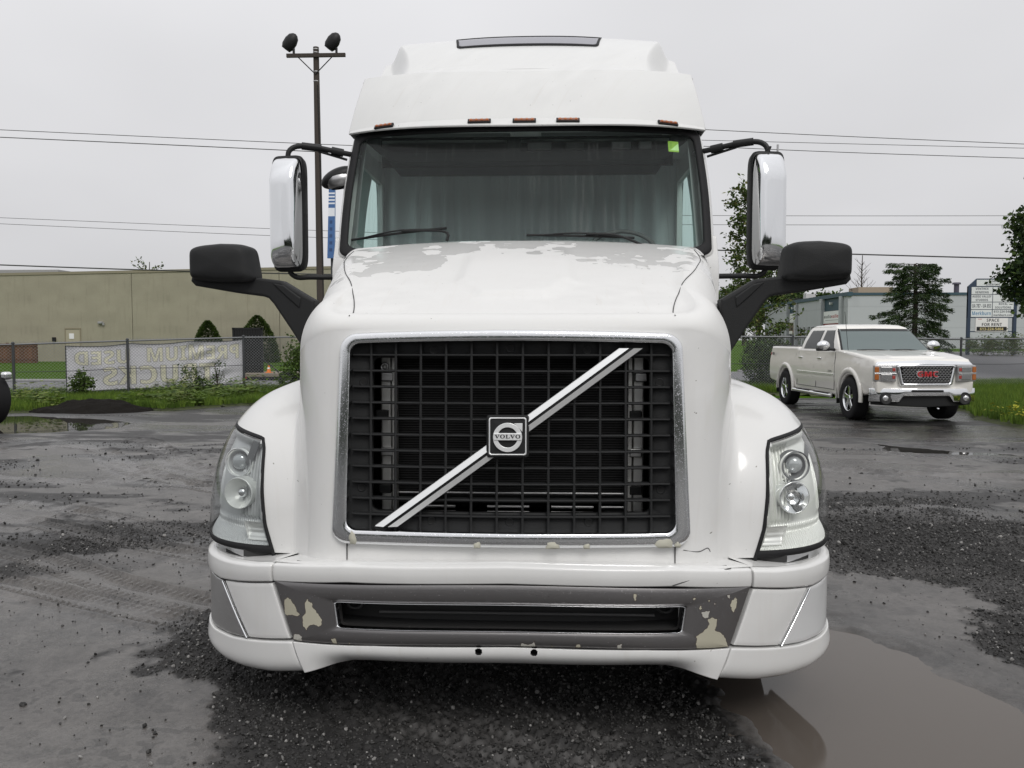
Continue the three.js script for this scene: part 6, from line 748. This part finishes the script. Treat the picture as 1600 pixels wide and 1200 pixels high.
// ---------------------------------------------------------------- pickup (front axle at local z = 0, nose towards +z)
{ const pk = thing('pickup_truck', 'white crew cab pickup truck with chrome grille parked by the right fence', 'pickup', undefined, [6.98, 0, -13.35], 0.05);
  const paint = M({ c: [0.75, 0.73, 0.68], roughness: 0.3, clearcoat: 1, clearcoatRoughness: 0.05 }), gl = M({ c: [0.02, 0.024, 0.024], roughness: 0.06, specularIntensity: 0.5 }), wsG = M({ c: [0.12, 0.15, 0.15], roughness: 0.05, specularIntensity: 0.7 }), chrome = MT.chromeClean, blk = MT.black;
  // lower body: side profile with wheel arches
  const arc = (cz, r, a0, a1, n = 16) => Array.from({ length: n + 1 }, (_, i) => { const a = mix(a0, a1, i / n); return [cz + r * Math.cos(a), 0.42 + r * Math.sin(a)]; });
  const prof = [[0.95, 0.62], [0.97, 0.80], [0.95, 1.02], [0.86, 1.14], [0.55, 1.19], [0.0, 1.245], [-0.62, 1.29], [-2.95, 1.30], [-2.98, 1.33], [-4.72, 1.33], [-4.78, 1.25], [-4.78, 0.60], [-4.3, 0.56], ...arc(-3.64, 0.5, -0.28 + Math.PI * 2 - Math.PI * 2 + 0.25, Math.PI - 0.2), [-3.05, 0.47], [-0.75, 0.47], ...arc(0, 0.5, Math.PI + 0.2, 0 + 0.15).map(p => p).filter(() => false)];
  // write arches explicitly (clockwise along the sill, rear to front)
  const P = [[0.95, 0.62], [0.97, 0.80], [0.95, 1.02], [0.86, 1.14], [0.55, 1.19], [0.0, 1.245], [-0.62, 1.29], [-2.95, 1.30], [-2.99, 1.33], [-4.72, 1.33], [-4.78, 1.25], [-4.78, 0.60], [-4.3, 0.55], ...arc(-3.64, 0.49, Math.PI - 0.28 + 0.05, 0.1), [-3.12, 0.47], [-0.55, 0.47], ...arc(0, 0.49, Math.PI - 0.1, 0.25), [0.62, 0.56]]; void prof;
  let body = extrude(P, 1.84, 0.05); body = new TessellateModifier(0.13, 7).modify(body); body.translate(0, 0, -0.92); body.applyMatrix4(new THREE.Matrix4().set(0, 0, 1, 0, 0, 1, 0, 0, 1, 0, 0, 0, 0, 0, 0, 1)); { const p = body.attributes.position; for (let i = 0; i < p.count; i++) { const y = p.getY(i), z = p.getZ(i); let k = 1 - 0.05 * ss(0.95, 1.3, y) - 0.03 * ss(0.75, 0.5, y); if (z > 0.4) k *= 1 - 0.07 * ss(0.4, 1.0, z); p.setX(i, p.getX(i) * k); } body.deleteAttribute('normal'); body = toCreasedNormals(mergeVertices(body, 1e-4), 0.6); }
  mesh('body', body, paint, pk);
  mesh('tonneau', box(1.66, 0.05, 1.72, 0, 1.375, -3.86, 0.015), blk, pk);
  // hood: gently crowned skin over the body
  mesh('hood', grid(24, 24, (u, v) => { const z = mix(0.90, -0.60, v), w = mix(0.80, 0.84, v), x = mix(-w, w, u), e = Math.abs(u - 0.5) * 2; return [x, mix(1.165, 1.285, Math.pow(v, 0.85)) + 0.035 * (1 - e ** 2.4) - 0.05 * ss(0.12, 0, v) + 0.02 * ss(0.75, 0.55, e) , z]; }), paint, pk);
  // cab
  const lvl = [[1.28, 0.92, -0.48, -2.86], [1.30, 0.915, -0.52, -2.86], [1.50, 0.86, -0.80, -2.80], [1.70, 0.775, -1.06, -2.72], [1.79, 0.725, -1.20, -2.66], [1.84, 0.66, -1.38, -2.55], [1.865, 0.5, -1.62, -2.35], [1.875, 0.0, -2.0, -2.0]];
  const rrO = rr(0.10, 0.08, 12, 6); mesh('cab', (() => { const n = rrO.length; return grid(n, lvl.length - 1, (u, v) => { const [y, hw, zf_, zr] = lvl[Math.round(v * (lvl.length - 1))], q = rrO[Math.round(u * n) % n]; return [q[0] * hw, y, mix(zr, zf_, (q[1] + 1) / 2)]; }); })(), paint, pk);
  const lerpL = (y) => { let i = 1; while (i < lvl.length - 1 && lvl[i][0] < y) i++; const t = (y - lvl[i - 1][0]) / (lvl[i][0] - lvl[i - 1][0]); return lvl[i].map((c, k) => mix(lvl[i - 1][k], c, t)); };
  const side = (sg) => (z, y, o) => [sg * (lerpL(y)[1] + 0.006 + o), y, z]; const front = (x, y, o) => { const l = lerpL(y); return [x, y, l[2] + 0.012 + o - 0.095 * (1 - Math.sqrt(1 - cl((Math.abs(x) / l[1] - 0.9) / 0.1, 0, 0.98) ** 2))]; };
  mesh('windshield', panel(front, [[-0.885, 1.315], [0, 1.31], [0.885, 1.315]], [[-0.725, 1.765], [0, 1.775], [0.725, 1.765]], { nu: 24, nv: 10, depth: 0.01, bevel: 0.001 }), wsG, pk);
  mesh('windshield_band', panel((x, y, o) => front(x, y, o + 0.003), [[-0.705, 1.715], [0, 1.72], [0.705, 1.715]], [[-0.69, 1.765], [0, 1.775], [0.69, 1.765]], { nu: 20, nv: 2, depth: 0.004, bevel: 0.001 }), gl, pk);
  for (const s of [-1, 1]) mesh('pillar_seal', panel((x, y, o) => front(x, y, o + 0.004), [[s * 0.87, 1.315], [s * 0.90, 1.312]], [[s * 0.71, 1.765], [s * 0.74, 1.765]], { nu: 2, nv: 10, depth: 0.004, bevel: 0.001 }), blk, pk); mesh('cowl_seal', panel((x, y, o) => front(x, y, o + 0.006), [[-0.78, 1.295], [0.78, 1.295]], [[-0.78, 1.33], [0.78, 1.33]], { nu: 20, nv: 2, depth: 0.004 }), blk, pk);
  mesh('wiper', tube([[-0.6, 1.335, -0.52], [-0.25, 1.345, -0.50], [0.05, 1.325, -0.48]], 0.009, 16, 5), blk, pk); mesh('wiper', tube([[0.05, 1.335, -0.5], [0.4, 1.345, -0.51], [0.65, 1.325, -0.52]], 0.009, 16, 5), blk, pk);
  for (const sg of [-1, 1]) { const S = side(sg);
    mesh('door_window', panel(S, [[-1.66, 1.345], [-0.92, 1.345]], [[-1.66, 1.74], [-1.22, 1.74]], { nu: 10, nv: 10, depth: 0.01, bevel: 0.002 }), gl, pk); mesh('door_window', panel(S, [[-2.62, 1.345], [-1.80, 1.345]], [[-2.46, 1.74], [-1.80, 1.74]], { nu: 10, nv: 10, depth: 0.01, bevel: 0.002 }), gl, pk);
    const xs = sg * 0.962; for (const pts of [[[-0.72, 0.52], [-0.72, 1.0], [-0.78, 1.29]], [[-1.73, 0.52], [-1.73, 1.28]], [[-2.86, 0.52], [-2.86, 1.28]], [[-0.72, 0.53], [-2.86, 0.53]]]) mesh('door_seam', tube(pts.map(([z, y]) => [xs * (1 - 0.05 * ss(0.95, 1.3, y)) + sg * 0.006, y, z]), 0.006, 16, 5), MT.seam, pk);
    for (const z of [-1.58, -2.70]) mesh('door_handle', box(0.035, 0.035, 0.2, sg * 0.955, 1.15, z, 0.012), chrome, pk);
    mesh('side_moulding', box(0.02, 0.05, 2.1, sg * 0.975, 0.83, -1.78, 0.008), paint, pk); mesh('moulding_insert', box(0.012, 0.014, 2.1, sg * 0.985, 0.838, -1.78, 0.004), chrome, pk);
    mesh('step_bar', [bar([sg * 1.0, 0.40, -0.72], [sg * 1.0, 0.40, -2.95], 0.045, 12), bar([sg * 0.8, 0.45, -1.0], [sg * 1.0, 0.4, -1.0], 0.03), bar([sg * 0.8, 0.45, -2.6], [sg * 1.0, 0.4, -2.6], 0.03)], chrome, pk); mesh('step_pad', box(0.07, 0.01, 0.8, sg * 1.0, 0.447, -1.3), blk, pk); mesh('step_pad', box(0.07, 0.01, 0.8, sg * 1.0, 0.447, -2.35), blk, pk);
    for (const z of [0, -3.64]) { const fl = new THREE.TorusGeometry(0.535, 0.055, 8, 40, Math.PI * 1.06); fl.scale(1, 1, 0.7); fl.rotateZ(-0.09); fl.rotateY(Math.PI / 2); fl.translate(sg * 0.965, 0.42, z); mesh('wheel_flare', fl, paint, pk); mesh('mud_flap', box(0.26, 0.34, 0.02, sg * 0.87, 0.44, z - 0.5), blk, pk);
      const w = group('wheel', pk, [sg * 0.86, 0.405, z]); const pr = [[0.25, -0.13], [0.32, -0.135], [0.385, -0.13], [0.405, -0.09], [0.405, 0.09], [0.385, 0.13], [0.32, 0.135], [0.25, 0.13]].map(q => new THREE.Vector2(...q)); const ty = new THREE.LatheGeometry(pr, 40); ty.rotateZ(Math.PI / 2); mesh('tyre', ty, MT.tyre, w);
      const rim = new THREE.LatheGeometry([[0.255, 0.11], [0.25, 0.125], [0.235, 0.12], [0.225, 0.05], [0.22, -0.05]].map(q => new THREE.Vector2(...q)), 36); rim.rotateZ(-sg * Math.PI / 2); mesh('rim', rim, chrome, w); for (let k = 0; k < 5; k++) { const sp = box(0.035, 0.2, 0.085, sg * 0.09, 0.135, 0, 0.012); sp.rotateX(k * Math.PI * 2 / 5); mesh('spoke', sp, chrome, w); } mesh('hub', bar([0, 0, 0], [sg * 0.12, 0, 0], 0.06, 18), chrome, w); mesh('brake_drum', bar([-0.05, 0, 0], [sg * 0.03, 0, 0], 0.2, 20), MT.deep, w); const well = new THREE.CylinderGeometry(0.50, 0.50, 0.5, 24, 1, true, 0, Math.PI); well.rotateZ(Math.PI / 2); well.translate(sg * 0.62, 0.42, z); mesh('wheel_well', well, MT.deep, pk); }
    const m = group('door_mirror', pk, [sg * 1.13, 1.40, -0.92]); mesh('mirror_cap', (() => { const g = new THREE.SphereGeometry(0.5, 20, 14); g.scale(0.27, 0.21, 0.16); g.translate(0, 0.02, 0.02); return g; })(), chrome, m); mesh('mirror_base', [box(0.26, 0.07, 0.13, 0, -0.055, 0, 0.025), bar([0, -0.05, 0], [-sg * 0.22, -0.06, 0.06], 0.03)], blk, m);
    mesh('tail_light', box(0.12, 0.42, 0.06, sg * 0.88, 1.02, -4.78, 0.02), M({ c: [0.35, 0.02, 0.02], roughness: 0.2, clearcoat: 1 }), pk);
    // headlamps: two stacked, amber outside
    const h = group('headlamp', pk, [sg * 0.735, 0.93, 0.99]); h.rotation.y = sg * 0.2; mesh('lamp_case', box(0.38, 0.30, 0.12, 0, 0, 0, 0.02), M({ c: 0.4, metalness: 0.6, roughness: 0.3 }), h); for (const y of [-0.068, 0.068]) { mesh('lamp_lens', box(0.2, 0.105, 0.02, -sg * 0.02, y, 0.062, 0.01), M({ c: 0.5, metalness: 0.9, roughness: 0.1, clearcoat: 1 }), h); mesh('amber_reflector', box(0.075, 0.105, 0.03, sg * 0.145, y, 0.058, 0.01), M({ c: [0.36, 0.11, 0.02], roughness: 0.25, clearcoat: 0.6 }), h); mesh('red_reflector', box(0.05, 0.06, 0.022, -sg * 0.145, y, 0.06, 0.006), M({ c: [0.35, 0.05, 0.04], roughness: 0.3 }), h); } mesh('lamp_divider', box(0.37, 0.016, 0.03, 0, 0, 0.065, 0.005), chrome, h);
  }
  // front end
  const FZ2 = (x, y, o) => [x, y, 1.05 - 0.10 * (Math.abs(x) / 0.9) ** 2.5 + o];
  mesh('hood_chrome_strip', panel(FZ2, [[-0.9, 1.085], [0, 1.095], [0.9, 1.085]], [[-0.86, 1.14], [0, 1.175], [0.86, 1.14]], { nu: 40, nv: 6, depth: 0.03, off: (u, v) => 0.02 - 0.05 * v }), chrome, pk);
  const go = rr(0.12, 0.2, 12, 6).map(q => bil([[-0.48, 0.70], [0.48, 0.70], [0.55, 1.085], [-0.55, 1.085]], q)), gi = rr(0.1, 0.18, 12, 6).map(q => bil([[-0.42, 0.755], [0.42, 0.755], [0.485, 1.055], [-0.485, 1.055]], q));
  mesh('grille_frame', ring(FZ2, go, gi, [[0, -0.05], [0.02, 0.03], [0.4, 0.05], [0.8, 0.045], [1, 0.02], [1, -0.02]]), chrome, pk);
  mesh('grille_back', panel(FZ2, [[-0.45, 0.74], [0.45, 0.74]], [[-0.5, 1.07], [0.5, 1.07]], { nu: 20, nv: 4, off: () => 0.005 }), MT.deep, pk);
  const ms = []; for (let r = 0; r < 9; r++) for (let c = 0; c < 15; c++) { const x = (c - 7 + (r % 2) * 0.5) * 0.062, y = 0.775 + r * 0.033; if (Math.abs(x) > 0.44) continue; const p = FZ2(x, y, 0.025); ms.push(box(0.045, 0.011, 0.012, ...p)); ms.push(box(0.008, 0.024, 0.01, p[0] + 0.028, p[1] + 0.016, p[2])); } mesh('grille_mesh', ms, M({ c: 0.45, metalness: 0.9, roughness: 0.3 }), pk).userData.kind = 'stuff';
  const lt = text('GMC', 0.10, 0.02, fontSans, 0.37); lt.translate(0.0, 0.92, 1.092); mesh('lettering', lt, M({ c: [0.45, 0.01, 0.015], roughness: 0.3, clearcoat: 1 }), pk); const lt2 = text('GMC', 0.125, 0.015, fontSans, 0.41); lt2.translate(0, 0.92, 1.086); mesh('lettering_rim', lt2, chrome, pk);
  mesh('valance', panel(FZ2, [[-0.93, 0.60], [0.93, 0.60]], [[-0.93, 0.77], [0.93, 0.77]], { nu: 30, nv: 3, off: () => -0.012 }), paint, pk);
  mesh('bumper', panel((x, y, o) => [x, y, 1.10 - 0.2 * (Math.abs(x) / 0.98) ** 3 + o], [[-0.98, 0.41], [-0.5, 0.41], [-0.42, 0.52], [0.42, 0.52], [0.5, 0.41], [0.98, 0.41]], [[-0.98, 0.655], [-0.5, 0.655], [-0.42, 0.655], [0.42, 0.655], [0.5, 0.655], [0.98, 0.655]], { nu: 60, nv: 8, off: (u, v) => 0.012 * Math.sin(v * 3.14), depth: 0.08 }), chrome, pk);
  mesh('bumper_dark_bar', box(0.56, 0.04, 0.06, 0, 0.61, 1.115, 0.008), MT.deep, pk);  // solid dark bar; the shade of an open slot is its colour
  mesh('air_dam', panel((x, y, o) => [x, y, 1.04 - 0.2 * (Math.abs(x) / 0.95) ** 3 + o], [[-0.92, 0.35], [0, 0.31], [0.92, 0.35]], [[-0.95, 0.52], [0, 0.56], [0.95, 0.52]], { nu: 30, nv: 5, depth: 0.1 }), blk, pk);
  for (const sg of [-1, 1]) { const g = new THREE.CylinderGeometry(0.09, 0.1, 0.08, 24); g.rotateX(Math.PI / 2); g.translate(sg * 0.72, 0.47, 1.015); mesh('fog_light_dark_disc', g, MT.liner, pk); const l = new THREE.SphereGeometry(0.055, 18, 12); l.scale(1, 1, 0.4); l.translate(sg * 0.735, 0.475, 1.055); mesh('fog_light', l, M({ c: 0.6, metalness: 0.8, roughness: 0.12 }), pk); const t = new THREE.TorusGeometry(0.1, 0.018, 8, 28); t.translate(sg * 0.72, 0.47, 1.04); mesh('fog_light_rim', t, MT.grain, pk); }  // solid dark disc; its colour stands in for the shade of a recess
  mesh('underbody', box(1.5, 0.2, 4.6, 0, 0.5, -1.9), MT.deep, pk); mesh('antenna', bar([-0.80, 1.25, -0.45], [-0.82, 2.1, -0.62], 0.005, 5), blk, pk);
  const bd = text('4X4', 0.07, 0.004, fontSans); bd.rotateY(-Math.PI / 2); bd.translate(-0.975, 1.2, -4.5); mesh('decal', bd, MT.seam, pk); const b2 = text('SIERRA', 0.045, 0.004, fontSans); b2.rotateY(-Math.PI / 2); b2.translate(-0.968, 0.9, -0.95); mesh('name_badge', b2, MT.steel, pk);
}
scene.traverse(o=>{if(o.isMesh){o.castShadow=true;o.receiveShadow=true;}});renderer.render(scene,camera);
